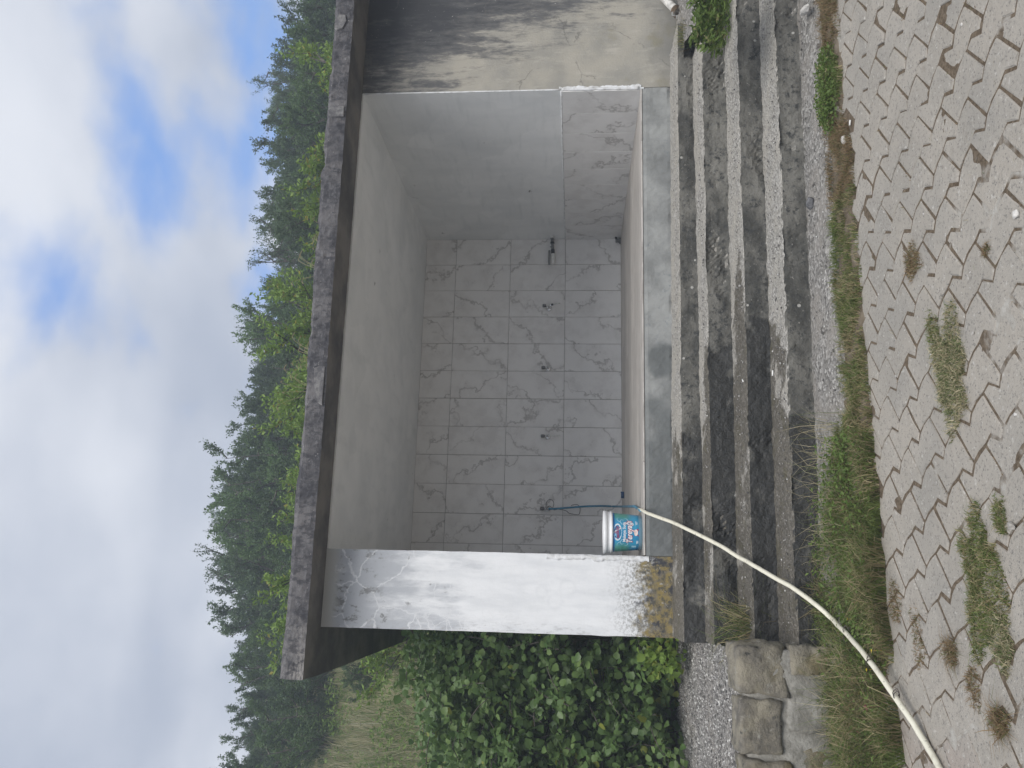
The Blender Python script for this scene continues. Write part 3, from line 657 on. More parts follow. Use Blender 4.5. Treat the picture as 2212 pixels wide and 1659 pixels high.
P = np.concatenate([scat(800, .6, 3.3, -1.78, -1.36, lambda x, y: -.722-.018*x-.055*max(0, (-1.45-y))/.3+.003)]
    + [scat(int(c_), -.4, 3.3, a_, b_, lambda x, y, z_=z_: z_(x)-.004) for a_, b_, z_, c_ in ((-.36, -.05, SP[0][4], 250), (-.66, -.43, SP[1][4], 420), (-1.0, -.7, SP[2][4], 650), (-1.3, -1.05, SP[3][4], 750))])
tag(chips('step_gravel', P, .002, .0055), 'fine loose grit lying on the treads and the apron', 'gravel', kind='stuff')

# ---- dry stone wall left of the steps
sw_ = empty('stone_wall', (-.9, -1.4, -.78), 'low retaining wall of big rough limestone blocks left of the steps', 'wall'); mi2 = Matrix.Translation((.9, 1.4, .78))
def block(lo, hi, seed, m='wall_stone', name='stone', par=sw_, inv=mi2, cuts=11, rnd_=.10, amp=.02):
    bm = bmesh.new(); bmesh.ops.create_cube(bm, size=1); bmesh.ops.subdivide_edges(bm, edges=bm.edges[:], cuts=cuts, use_grid_fill=True)
    lo, hi = Vector(lo), Vector(hi); c = (lo+hi)/2; s = hi-lo
    for v in bm.verts:
        q = v.co*2; L = (abs(q.x)**18+abs(q.y)**18+abs(q.z)**18)**(1/18); q = q/L
        p = c+Vector((q.x*s.x/2, q.y*s.y/2, q.z*s.z/2)); d = amp*1.3*fbm(p.x*4+seed, p.y*4, p.z*4)+amp*.5*fbm(p.x*17+seed, p.y*17, p.z*17)+amp*.3*fbm(p.x*50+seed, p.y*50, p.z*50)
        v.co = p+v.co.normalized()*d
    o = bm_obj(name, bm, MT[m], par, None, True)
    if inv: o.matrix_parent_inverse = inv
    return o
for k, (x0, x1, z0, z1) in enumerate([(-.655, -.435, -.515, -.285), (-.915, -.675, -.49, -.29), (-1.20, -.935, -.53, -.30), (-1.55, -1.22, -.50, -.29), (-1.9, -1.57, -.53, -.30),
                                      (-.56, -.43, -.72, -.535), (-.80, -.575, -.74, -.515), (-1.05, -.82, -.75, -.525), (-1.36, -1.07, -.75, -.55), (-1.75, -1.38, -.76, -.53), (-.70, -.44, -.88, -.74), (-1.02, -.72, -.9, -.755), (-1.4, -1.04, -.9, -.76)]):
    dy = random.uniform(-.02, .03)+(.03 if k >= 5 else 0)
    block((x0, -1.42+dy, z0), (x1, -1.12, z1), k*7.3, 'wall_stone' if k < 5 or k % 3 else 'mortar')
o = block((-2.6, -1.375, -.93), (-.46, -1.1, -.325), 50, 'mortar', 'mortar', cuts=14, amp=.012); o.matrix_parent_inverse = mi2

# ---- interlocking pavers
LA, LW, LO = Vector((-.15865, .01989)), Vector((-.07902, .20042)), Vector((1.87543, -2.30522))
VW = [Vector((0, 0)), Vector((-.018, .045)), Vector((-.045, .083)), Vector((-.081, .104)), Vector((-.055, .163)), LW]
def paver_poly():
    Q = LA-LW
    return VW[:-1] + [LW] + [LA+VW[2], LA+VW[1], LA, Q+VW[4], Q+VW[3], Q+VW[2]]
poly = paver_poly(); cen = sum(poly, Vector((0, 0)))/len(poly); poly = [q-cen for q in poly]
area = sum(poly[i].x*poly[(i+1) % len(poly)].y-poly[(i+1) % len(poly)].x*poly[i].y for i in range(len(poly)))
if area < 0: poly = poly[::-1]
def inset(P, d):
    n_ = len(P); out = []
    for i in range(n_):
        a, b, c = P[i-1], P[i], P[(i+1) % n_]; e1 = (b-a).normalized(); e2 = (c-b).normalized()
        n1, n2 = Vector((-e1.y, e1.x)), Vector((-e2.y, e2.x)); m = (n1+n2); m = m/max(.4, m.length_squared)*2
        out.append(b+m*d)
    return out
def paver_geo(gap, bev, jit=0):
    a, b = inset(poly, gap), inset(poly, gap+bev)
    rj = lambda: random.uniform(-jit, jit)
    b = [q+Vector((rj(), rj())) for q in b]
    n_ = len(a); V = [(q.x, q.y, 0) for q in b]+[(q.x, q.y, -bev*.9) for q in a]+[(q.x, q.y, -.06) for q in a]
    F = [tuple(range(n_))]
    for r in (0, n_):
        for i in range(n_): j = (i+1) % n_; F.append((r+i, r+n_+i, r+n_+j, r+j))
    return V, F
pav = bpy.data.objects.new('paving', None); COL.objects.link(pav); tag(pav, kind='structure')
pms = []
for k in range(6):
    V, F = paver_geo(.0037+.0010*(k % 3), .004, .0026); me = bpy.data.meshes.new('paver'); me.from_pydata(V, [], F); me.update(); me.materials.append(MT['paver_concrete'])
    pms.append((me, V, F))
def in_view(p):
    d = np.array([p[0], p[1], PZ])-CAM; z = d@AF
    if z < .3: return 0
    u = FPX*(d@AR)/z; v = -FPX*(d@AU)/z
    return 1/z if abs(u) < 870 and abs(v) < 1150 else 0
cand = []
for i in range(-40, 45):
    for j in range(-26, 20):
        q = LO+LA*i+LW*j+cen
        back = -1.90+.05*fbm(q.x*2, 3)-(.06*max(0, -q.x-.1))
        if -3.6 < q.x < 4.6 and -5.8 < q.y < back: cand.append((in_view(q), q))
cand.sort(key=lambda t: -t[0])
near = [q for s, q in cand if s > 0][:300]; rest = [q for s, q in cand if s == 0]+[q for s, q in cand if s > 0][300:]
def pz(x, y): return PZ+.006*fbm(x*1.3, y*1.3, 2)+.004*fbm(x*4, y*4)
for q in near:
    o = link('paver', random.choice(pms)[0], None, pav, (q.x, q.y, pz(q.x, q.y)+random.uniform(-.0012, .0012)))
    o.rotation_euler = (random.gauss(0, .0035), random.gauss(0, .0035), random.gauss(0, .012))
V, F = [], []
for q in rest:
    _, v, f = random.choice(pms); b = len(V); zz = pz(q.x, q.y)+random.uniform(-.003, .003)
    V += [(a[0]+q.x, a[1]+q.y, a[2]+zz) for a in v]; F += [tuple(i+b for i in t) for t in f]
if V: tag(py_obj('far_pavers', V, F, MT['paver_concrete'], pav), kind='stuff')
def sandz(x, y):
    k = .38+.7*fbm(x*2.1, y*2.1, 6)+.45*fbm(x*9, y*9, 2)
    k += .16*max(0, min(1, (-2.55-y)/.7))+.25*max(0, min(1, (-.1-x)/.5)) - .55*max(0, min(1, (x-1.2)/.6))*max(0, min(1, (y+2.75)/.3))
    k += .15*max(0, 1-((x-.9)**2+(y+3.15)**2)/.35)
    return max(-.3, min(1.0, k))
xs, ys = np.arange(-1.7, 3.1, .0115), np.arange(-3.9, -1.88, .0115)
K = np.array([[sandz(x, y) for x in xs] for y in ys])
Zs = np.array([[pz(x, y) for x in xs] for y in ys])
fineN = np.array([[.0022*fbm(x*26, y*26, 5, 3) for x in xs] for y in ys])
zz = Zs-.0046+K*.0024+fineN*.35
XX, YY = np.meshgrid(xs, ys); V = np.stack([XX, YY, zz], 2).reshape(-1, 3); nx = len(xs)
ii = (np.arange(len(ys)-1)[:, None]*nx+np.arange(nx-1)).ravel(); idx = np.stack([ii, ii+1, ii+nx+1, ii+nx], 1).ravel()
A = np.zeros((V.shape[0], 4)); A[:, 0] = np.clip(K, 0, 1).ravel(); A[:, 3] = 1
sb = link('joint_sand', raw_mesh('joint_sand', V, np.full(len(ii), 4), idx, A), MT['sand_bed'], pav, None, True); tag(sb, kind='stuff')
ob_ = grid_mesh('sand_bed', np.linspace(-3.8, 4.8, 12), np.linspace(-6, -1.88, 8), lambda x, y: PZ-.03, MT['sand_bed'], pav); tag(ob_, kind='stuff')

# ================================================================== OBJECTS IN AND ON THE SHELTER
# ---- taps on the back wall
def tap(px, py, label, tube_len, turn=0.0, knob_tilt=.0):
    c = hit(px, py, 1, D_-.045); t = empty('water_tap', (c.x, D_, c.z), label, 'tap', 'taps along the tiled back wall')
    def part(name, fn, m):
        bm = bmesh.new(); fn(bm); bmesh.ops.recalc_face_normals(bm, faces=bm.faces[:]); return bm_obj(name, bm, MT[m], t, None, True)
    part('rosette', lambda b: lathe(b, [(.030, .002), (.031, -.004), (.026, -.011), (.014, -.014)], 18, (0, 0, 0), 'Y'), 'chrome')
    part('body', lambda b: (add_tube(b, [(0, -.008, 0), (0, -.055, 0)], [.0125, .0125], 12), add_tube(b, [(0, -.040, -.006), (0, -.042, .034)], [.0135, .011], 12)), 'chrome')
    part('knob', lambda b: lathe(b, [(.010, .030), (.0165, .034), (.0185, .052), (.0175, .066), (.011, .070)], 8, (knob_tilt*.02, -.042, 0)), 'steel_dark')
    part('spout', lambda b: add_tube(b, spline([(0, -.050, 0), (turn*.01, -.072, -.006), (turn*.018, -.078, -.026)], 4), .0095, 10), 'chrome')
    if tube_len:
        part('coupling', lambda b: add_tube(b, [(turn*.018, -.078, -.024), (turn*.022, -.078, -.046)], .0115, 10), 'black_plastic' if turn else 'white_plastic')
        part('outlet_tube', lambda b: add_tube(b, [(turn*.022, -.078, -.044), (turn*.04, -.079, -.046-tube_len)], [.0085, .0075], 10), 'white_plastic')
    return t
tap(1186, 664, 'chrome tap with a slanting white outlet tube, nearest the grey valve pipe', .075, 1, 1)
tap(1184, 794, 'chrome tap with no outlet tube in the middle of the tiled wall', 0)
tap(1183, 942, 'chrome tap with a straight white outlet tube, third from the right corner', .085)
tap5 = tap(1182, 1099, 'tap at the far left with the blue hose pushed onto it', 0)

# ---- valve pipe from the corner
vp = empty('valve_pipe', (W_-.02, D_-.02, .735), 'stub of pipe with black fittings, white plug and long grey handle in the right corner', 'pipe')
def vpart(name, a, b, r, m, seg=12):
    a, b = Vector(a), Vector(b); return tube(name, [a, b], r, MT[m], vp, seg)
Y0 = -.055
vpart('elbow', (0.004, .0, .012), (-.012, Y0, .012), .020, 'pipe_grey'); vpart('flange', (.004, Y0, .012), (-.012, Y0, .012), .026, 'white_plastic')
vpart('nipple', (-.02, Y0, .010), (-.062, Y0, .008), .017, 'steel_dark'); vpart('nut', (-.060, Y0, .008), (-.078, Y0, .007), .0225, 'black_plastic', 6)
vpart('pipe', (-.078, Y0, .007), (-.150, Y0, .003), .0155, 'pipe_grey'); vpart('bleed_screw', (-.115, Y0, .012), (-.115, Y0, .034), .005, 'steel_dark')
vpart('coupling', (-.148, Y0, .003), (-.198, Y0, 0), .020, 'black_plastic', 8)
bm = bmesh.new(); add_tube(bm, [(-.197, Y0, 0), (-.225, Y0, -.001), (-.24, Y0, -.001), (-.29, Y0, -.003), (-.318, Y0, -.004)], [.021, .0215, .016, .0165, .013], 12); bmesh.ops.recalc_face_normals(bm, faces=bm.faces[:]); bm_obj('plug', bm, MT['white_plastic'], vp, None, True)
hb = box('lever_handle', (-.322, Y0-.012, .026), (-.156, Y0+.010, .050), MT['pipe_grey'], vp, .006)
# floor drain fitting in the right rear corner
fd = empty('drain_outlet', (W_-.06, D_-.05, .006), 'small dark drain outlet on the floor in the rear right corner', 'drain')
bm = bmesh.new(); lathe(bm, [(.034, 0), (.034, .012), (.022, .016), (.022, .05), (.012, .055)], 14); bm_obj('collar', bm, MT['steel_dark'], fd, None, True)
bm = bmesh.new(); add_tube(bm, [(0, 0, .02), (.02, -.0, .045), (.045, 0, .05)], .013, 8); bm_obj('spigot', bm, MT['black_plastic'], fd, None, True)
q = hit(1347, 1070, 2, .012); bc = empty('blue_cap', (q.x, q.y, .006), 'small dark blue plastic cap lying on the niche floor', 'cap')
bm = bmesh.new(); add_tube(bm, [(-.028, 0, .016), (.026, 0, .016)], [.016, .0155], 12); bm_obj('shell', bm, MT['cap_blue'], bc, None, True)
bm = bmesh.new(); add_tube(bm, [(.026, 0, .016), (.034, 0, .016)], [.019, .019], 12); bm_obj('flange', bm, MT['cap_blue'], bc, None, True)

# ---- hose: blue section from the tap, white section over the steps
tz = tap5.location
ho = empty('garden_hose', (0, 0, 0), 'hose running from the left tap down the steps, blue then white', 'hose')
bl = [(tz.x, D_-.078, tz.z-.015), (tz.x-.002, D_-.082, tz.z-.06)]
bl += [hit(x_, y_, 1, D_-.085) for x_, y_ in ((1225, 1097), (1262, 1094), (1300, 1093), (1330, 1094))]
fz_ = .018
bl += [hit(1352, 1094, 2, fz_), hit(1363, 1094, 2, fz_+.004), hit(1371, 1094, 2, fz_+.016), hit(1377, 1098, 2, fz_+.016), hit(1384, 1103, 2, fz_+.016)]
tube('blue_section', spline(bl, 8), .0095, MT['hose_blue'], ho, 10)
def onslope(x_, y_):
    d = AF+AR*((1659-y_)-829.5)/FPX-AU*(x_-1106)/FPX; a = .448; b = .034
    return Vector(CAM+d*((a*CAM[1]+b-CAM[2])/(d[2]-a*d[1])))
wl = [hit(1380, 1100.5, 2, fz_+.016)] + [onslope(*q) for q in ((1395, 1106), (1450, 1128), (1530, 1165), (1600, 1205), (1660, 1240), (1720, 1275), (1770, 1312))]
wl += [hit(x_, y_, 2, z_) for x_, y_, z_ in ((1800, 1340, -.690), (1830, 1370, -.695), (1880, 1430, -.705), (1940, 1515, -.735), (1990, 1590, -.760), (2033, 1664, -.766), (2100, 1790, -.766), (2200, 2060, -.766))]
WP = spline(wl, 10); WP = [q+Vector((.006*fbm(i*.11, 1), .004*fbm(i*.13, 5), 0)) for i, q in enumerate(WP)]
tube('white_section', WP, .0112, MT['hose_white'], ho, 12)
bm = bmesh.new()
for q in wl[9:12]:                                     # bindweed twisted round the hose where it leaves the grass
    for k in range(2):
        bm = bmesh.new()
        c_ = q+Vector((random.uniform(-.03, .03), random.uniform(-.02, .02), 0)); add_tube(bm, [c_+Vector((.016*math.cos(t), .008*t-.02, .016*math.sin(t))) for t in np.linspace(0, 6, 12)], .0018, 4)
        bmesh.ops.recalc_face_normals(bm, faces=bm.faces[:]); bm_obj('vine_binding', bm, MT['bark'], ho)
# black wire looped round the tap
def c7(x_, y_, d_): return hit((2050+x_/3.318)/1.823, (1800+y_/3.318)/1.823, 1, D_-d_)
wi = tube('black_wire', spline([c7(*q) for q in ((320, 690, .05), (332, 650, .03), (340, 590, .05), (375, 555, .07), (415, 565, .08), (434, 600, .08), (425, 650, .07), (395, 685, .06), (350, 690, .05), (345, 660, .085), (380, 640, .095), (410, 668, .06),
     (440, 690, .05), (500, 682, .06), (590, 700, .06), (640, 735, .05), (745, 752, .04), (772, 730, .04), (778, 680, .05), (765, 640, .07), (735, 620, .10), (690, 624, .11), (660, 636, .105))], 8), .0030, MT['wire_black'], None, 6)
tag(wi, 'black wire tied in loops around the tap with the blue hose', 'wire')

# ---- butter bucket
BK = Vector((.160, .185, .0)); BR0, BR1, BH = .114, .136, .262
bz = ftilt(.16)*(1-.185/D_)+.004
bk = empty('plastic_bucket', (BK.x, BK.y, bz), 'blue butter bucket with white lid and Tereyağı lettering at the front of the niche', 'bucket')
bk['label'] = 'blue plastic bucket with white lid and red and white lettering beside the hose'
def brad(z): return BR0+(BR1-BR0)*z/BH
def bpart(name, prof, m, seg=40):
    bm = bmesh.new(); lathe(bm, prof, seg); return bm_obj(name, bm, MT[m], bk, None, True)
bpart('body', [(BR0-.004, 0), (BR0, .004), (brad(.215), .215)], 'bucket_white')
slv = bpart('sleeve', [(brad(.004)+.0008, .004), (brad(.05)+.0009, .05), (brad(.1)+.0009, .1), (brad(.15)+.0009, .15), (brad(.206)+.0008, .206)], 'bucket_sleeve')
lid = bpart('lid', [(brad(.205)+.003, .200), (brad(.21)+.010, .203), (brad(.21)+.011, .214), (brad(.21)+.006, .217), (brad(.23)+.006, .236), (brad(.24)+.010, .239), (brad(.25)+.011, .256), (brad(.25)+.008, .262), (brad(.25)-.006, .262), (brad(.25)-.010, .256), (.05, .2555)], 'bucket_white')
TURN = math.atan2(CAM[0]-BK.x, -(CAM[1]-BK.y))+.03       # the printed side faces the pavement
def wrap(x_, z_, lift):
    r = brad(z_)+.0012+lift; a = x_/r+TURN; return (r*math.sin(a), -r*math.cos(a), z_)
def printed(name, verts2, faces, m, lift):
    py_obj(name, [wrap(x_, z_, lift) for x_, z_ in verts2], faces, MT[m], slv)
def text2d(body, size, shear=0, offset=0, spacing=1):
    cu = bpy.data.curves.new('t', 'FONT'); cu.body = body; cu.size = size; cu.shear = shear; cu.offset = offset; cu.space_character = spacing; cu.align_x = 'CENTER'; cu.resolution_u = 3
    o = bpy.data.objects.new('t', cu); COL.objects.link(o); dg = bpy.context.evaluated_depsgraph_get(); dg.update()
    me = o.evaluated_get(dg).to_mesh(); v = [(q.co.x, q.co.y) for q in me.vertices]; f = [tuple(p.vertices) for p in me.polygons]
    bpy.data.objects.remove(o); bpy.data.curves.remove(cu); return v, f
def text(name, body, size, cx, cz, width, m, lift, shear=0, offset=0, rise=0):
    v, f = text2d(body, size, shear, offset); xs_ = [a for a, _ in v]; k = width/(max(xs_)-min(xs_)); mid = (max(xs_)+min(xs_))/2
    printed(name, [((a-mid)*k+cx, b*min(k*1.25, 1.35)+cz+rise*(a-mid)*k) for a, b in v], f, m, lift)
def ell(cx, cz, a, b, n_=28): return [(cx+a*math.cos(t), cz+b*math.sin(t)) for t in np.linspace(0, 2*math.pi, n_, endpoint=False)]
printed('logo_rim', ell(-.002, .170, .060, .0295), [tuple(range(28))], 'ink_pale', .0)
printed('logo_plate', ell(-.002, .170, .056, .0265), [tuple(range(28))], 'ink_white', .0005)
printed('logo_roof', [(-.050, .172), (-.046, .170), (.0, .191), (.036, .174), (.039, .177), (.001, .196), (-.030, .1835), (-.030, .189), (-.034, .189), (-.034, .1805)], [(0, 1, 2, 5), (2, 3, 4, 5), (6, 7, 8, 9)], 'ink_navy', .001)
text('lettering', 'asilköy', .028, -.001, .160, .082, 'ink_red', .001, .12, .0006)
text('lettering', 'SÜT ÜRÜNLERİ', .008, -.001, .1495, .044, 'ink_navy', .001)
text('lettering', 'Malatya Suda', .020, .0, .117, .134, 'ink_white', .0007, 0, .0005)
text('lettering_outline', 'Tereyağı', .048, .002, .074, .160, 'ink_red', .0007, .18, .0042, .02)
text('lettering', 'Tereyağı', .048, .002, .0745, .152, 'ink_white', .0013, .18, .0010, .02)
printed('butter_dish', [(-.028, .030), (.018, .030), (.024, .042), (.004, .036), (-.024, .038)], [(0, 1, 2, 3, 4)], 'ink_red', .0007)
printed('butter_curl', ell(-.004, .048, .022, .013, 16), [tuple(range(16))], 'ink_cream', .0010)
for k, (cx, cz, w_) in enumerate(((.062, .045, .030), (.060, .038, .018), (-.072, .040, .026), (-.070, .033, .020))):
    printed('small_print', [(cx-w_/2, cz), (cx+w_/2, cz), (cx+w_/2, cz+.0035), (cx-w_/2, cz+.0035)], [(0, 1, 2, 3)], 'ink_white', .0007)
printed('barcode_panel', [(-.118, .045), (-.100, .045), (-.100, .075), (-.118, .075)], [(0, 1, 2, 3)], 'ink_pale', .0007)
def flourish(pts):
    P = spline([(a, 0, b) for a, b in pts], 6); v = []; f = []
    for i, q in enumerate(P):
        t = i/(len(P)-1); w_ = .0022*(1-t)+.0006; d = (P[min(i+1, len(P)-1)]-P[max(i-1, 0)]).normalized(); v += [(q.x-d.z*w_, q.z+d.x*w_), (q.x+d.z*w_, q.z-d.x*w_)]
    for i in range(len(P)-1): f.append((2*i, 2*i+1, 2*i+3, 2*i+2))
    printed('flourish', v, f, 'ink_pale', .0006)
for s_ in (-1, 1):
    flourish([(s_*.05, .14), (s_*.072, .152), (s_*.088, .142), (s_*.082, .130), (s_*.074, .136)]); flourish([(s_*.066, .148), (s_*.080, .168), (s_*.098, .172), (s_*.106, .162)]); flourish([(s_*.078, .10), (s_*.094, .106), (s_*.100, .118), (s_*.092, .126)])

# ---- white waste pipe poking out of the wall on the right
wp_ = empty('waste_pipe', (4.1, -.05, -.22), 'broken white plastic waste pipe coming out of the wall above the steps', 'pipe')
a_, b_ = hit(1424, -14, 1, .02), hit(1462, 24, 1, -.16); L_ = Vector((4.1, -.05, -.22))
tube('pipe', [a_-L_, b_-L_], .030, MT['pvc_grimy'], wp_, 14)
bm = bmesh.new(); dd_ = (b_-a_).normalized(); add_tube(bm, [b_-L_-dd_*.02, b_-L_+dd_*.045], [.040, .044], 14, False); bmesh.ops.solidify(bm, geom=bm.faces[:], thickness=.005); bm_obj('socket', bm, MT['terracotta'], wp_, None, True)
bm = bmesh.new()
for k in range(4):
    t_ = k*1.6; e = b_-L_+dd_*.05+Vector((.03*math.cos(t_), 0, .03*math.sin(t_))); vs = [bm.verts.new(e+Vector(q)) for q in ((-.015, .01, 0), (.02, -.004, .004), (.008, -.012, .03), (-.012, 0, .028))]; bm.faces.new(vs)
bmesh.ops.solidify(bm, geom=bm.faces[:], thickness=.004); bm_obj('broken_rim', bm, MT['white_plastic'], wp_)

# ---- loose stones and litter
def rock(name, c, s, m, label, cat, group=None, seed=0, sub=2):
    bm = bmesh.new(); bmesh.ops.create_icosphere(bm, subdivisions=sub, radius=1)
    for v in bm.verts:
        d = 1+.35*fbm(v.co.x*1.1+seed, v.co.y*1.1, v.co.z*1.1, 3); v.co = Vector((v.co.x*s[0], v.co.y*s[1], v.co.z*s[2]))*d
    o = bm_obj(name, bm, MT[m], None, c, sub > 2); o.rotation_euler = (random.uniform(-.2, .2), random.uniform(-.2, .2), random.uniform(0, 3)); return tag(o, label, cat, group)
q = hit(1747, 440, 2, -.735); rock('stone', (q.x, q.y, -.745), (.032, .024, .026), 'dark_stone', 'dark grey stone leaning against the bottom step', 'stone', None, 3)
q = hit(1735, 22, 2, -.74); rock('stone', (q.x, q.y, -.75), (.05, .022, .026), 'pebble', 'long pale stone at the foot of the steps near the right edge', 'stone', None, 13)
q = hit(1827, 300, 2, PZ); rock('stone', (q.x, q.y, PZ+.004), (.034, .018, .018), 'pebble', 'oval pale stone on the paver edge beside dry brown grass', 'stone', None, 21)
q = hit(2199, 462, 2, PZ); rock('stone', (q.x, q.y, PZ+.005), (.013, .011, .009), 'pebble', 'rounded white pebble on the bare dusty pavers', 'stone', None, 31)
q = hit(2189, 1135, 2, PZ); rock('stone', (q.x, q.y, PZ+.006), (.016, .012, .010), 'pebble', 'pale pebble beside the large green grass patch', 'stone', None, 41)
for k in range(28):
    px, py = random.uniform(1850, 2200), random.uniform(10, 1620); q = hit(px, py, 2, PZ)
    if q.y > -1.98: continue
    s_ = random.uniform(.003, .0075); rock('pebble', (q.x, q.y, pz(q.x, q.y)+s_*.4), (s_, s_*.8, s_*.6), 'pebble', 'tiny pale pebble lying on the dusty pavers', 'pebble', 'pebbles scattered over the pavers', k*3.1, 1)
def butt(px, py, z_, label, r=.0038, L=.024):
    q = hit(px, py, 2, z_); a = random.uniform(0, 3); d = Vector((math.cos(a), math.sin(a), .05))*L/2; c = Vector((q.x, q.y, z_+r)); o = tube('cigarette_butt', [-d, d], r, MT['paper_white'], None, 8, True, c); tag(o, label, 'cigarette butt')
butt(1847, 625, PZ, 'white cigarette butt on the pavers near the green verge', .0045, .032)
butt(1671, 806, SP[3][4](1), 'white cigarette butt on the lowest tread', .0045, .03)
butt(1838, 265, PZ, 'white cigarette butt on the pavers beside the clover clump')
butt(1606, 822, SP[2][4](1), 'thin white cigarette butt on the wet third tread')

# ================================================================== VEGETATION
def bl_obj(name, pts, h, w_, lean, m, label=None, cat='grass', kind=None, par=None, dry=None, group=None):
    me = blade_mesh(name, np.array(pts), h, w_, lean, .6, dry); o = link(name, me, MT[m], par); return tag(o, label, cat, group, kind)
R_ = np.random.uniform
# grass verge between the apron and the pavers
def verge_pts(n_, x0, x1, fy0, fy1, dens=None):
    o = []
    while len(o) < n_:
        x = random.uniform(x0, x1); a, b = fy0(x), fy1(x); y = a+(b-a)*min(1, max(0, random.gauss(.5, .27)))
        if dens and fbm(x*5, y*7, 3)+.35 < random.random()*dens: continue
        o.append((x, y, -.782+.012*fbm(x*3, y*3)))
    return o
f0 = lambda x: (-1.66 if x > .75 else -1.66+.40*min(1, (.75-x)/.9))+.05*fbm(x*3, 1); f1 = lambda x: -1.97+.05*fbm(x*2.6, 6)-.06*max(0, -x)
def brown(x): return (2.42 < x < 4) or (1.62 < x < 2.12)
P = verge_pts(34000, .5, 4.2, f0, f1, .95); G = [p for p in P if not brown(p[0])]; B = [p for p in P if brown(p[0])]
n_ = len(G); bl_obj('verge_grass', G, R_(.016, .055, n_), R_(.0022, .0045, n_), R_(.3, 1.2, n_), 'grass_green', 'short green grass verge between the steps and the pavers', kind='stuff', dry=np.clip(np.random.rand(n_)*.95+np.array([.6*fbm(p[0]*4, p[1]*5, 9) for p in G]), 0, 1))
n_ = len(B); bl_obj('dry_verge_grass', B, R_(.012, .045, n_), R_(.0018, .0035, n_), R_(.4, 1.6, n_), 'grass_brown', 'withered brown grass in the right part of the verge', kind='stuff')
P = verge_pts(42000, -2.2, .60, f0, f1, 1.0); n_ = len(P); hx = np.array([.05+.07*min(1, max(0, (.5-p[0])/.7))*(1+.8*fbm(p[0]*6, p[1]*6, 2)) for p in P])
HP = np.array([tuple(q) for q in spline(wl, 4)])
def hose_limit(P, h):
    P = np.array(P); o = np.array(h)
    for i, p in enumerate(P):
        d = HP-p; k = np.argmin((d[:, :2]**2).sum(1)); dd = math.hypot(d[k, 0], d[k, 1]); front = (p[1] < HP[k, 1]+.02)
        o[i] = min(o[i], max(.015, HP[k, 2]-p[2]-.02)+(.33 if front else 1.2)*dd)
    return o
hx = hose_limit(P, hx*1.25)/1.25
dv = np.array([fbm(p[0]*4, p[1]*5, 9) for p in P])
bl_obj('tall_verge_grass', P, hx*R_(.5, 1.5, n_)*(1+.5*dv), R_(.0025, .0055, n_), R_(.3, 1.2, n_), 'grass_green', 'tall tangled grass and weeds below the stone wall, crossed by the hose', kind='stuff', dry=np.clip(np.random.rand(n_)*.95+.55*dv, 0, 1))
P = verge_pts(900, -2.0, .65, lambda x: -1.30 if x < .1 else -1.42, lambda x: -1.75); n_ = len(P)
bl_obj('dry_seed_stalks', P, hose_limit(P, R_(.12, .34, n_)), R_(.0015, .003, n_), R_(.2, .9, n_), 'grass_dry', 'thin straw coloured seed stalks standing in the tall grass', kind='stuff')
# broad weed leaves in the tall verge and small flowers
def tuft_leaves(name, pts, size, m, label, cat='weed', kind=None, up=.6, aspect=.5, broad=True, tint=None, group=None, par=None):
    pts = np.array(pts); n_ = len(pts); a = R_(0, 6.28, n_); d = np.stack([np.cos(a), np.sin(a), R_(-.2, 1.2, n_)*up*1.5], 1)
    o = link(name, leaf_mesh(name, pts, d, size, tint, aspect=aspect, broad=broad), MT[m], par); return tag(o, label, cat, group, kind)
P = verge_pts(9000, -2.2, .5, f0, f1); hl = hose_limit(P, R_(.02, .13, len(P))); P = [(p[0], p[1], p[2]+h_) for p, h_ in zip(P, hl)]
tuft_leaves('verge_clover', P, R_(.008, .024, len(P)), 'leaf_weed', 'small leafy clover growing through the tall verge grass', 'clover', 'stuff')
for k in range(9):
    q = hit(random.uniform(1775, 1880), random.uniform(1420, 1600), 2, -.70); bm = bmesh.new()
    for t in range(26):
        d = Vector((random.gauss(0, 1), random.gauss(0, 1), abs(random.gauss(0, .8)))).normalized(); s = d.cross(Vector((0, 0, 1))); s = s.normalized() if s.length > .01 else Vector((1, 0, 0))
        vs = [bm.verts.new(c) for c in (s*.001, d*.012+s*.002, d*.014, -s*.001)]; bm.faces.new(vs)
    add_tube(bm, [(0, 0, 0), (.004, .003, -.07)], .001, 4); o = bm_obj('clover_flower', bm, MT['flower_pink'], None, q); tag(o, 'dull pink clover flower head in the tall verge grass', 'flower', 'pink clover heads in the verge')
for k in range(10):
    q = hit(random.uniform(1770, 1890), random.uniform(1290, 1600), 2, -.71); bm = bmesh.new()
    for t in range(5):
        a = t*1.256; d = Vector((math.cos(a), math.sin(a), .35)); s = Vector((-math.sin(a), math.cos(a), 0)); vs = [bm.verts.new(c) for c in ((0, 0, 0), d*.005+s*.003, d*.008, d*.005-s*.003)]; bm.faces.new(vs)
    add_tube(bm, [(0, 0, 0), (.004, .003, -.06)], .0008, 4); o = bm_obj('yellow_flower', bm, MT['flower_yellow'], None, q); tag(o, 'tiny yellow flower in the verge grass beside the hose', 'flower', 'tiny yellow flowers in the verge')
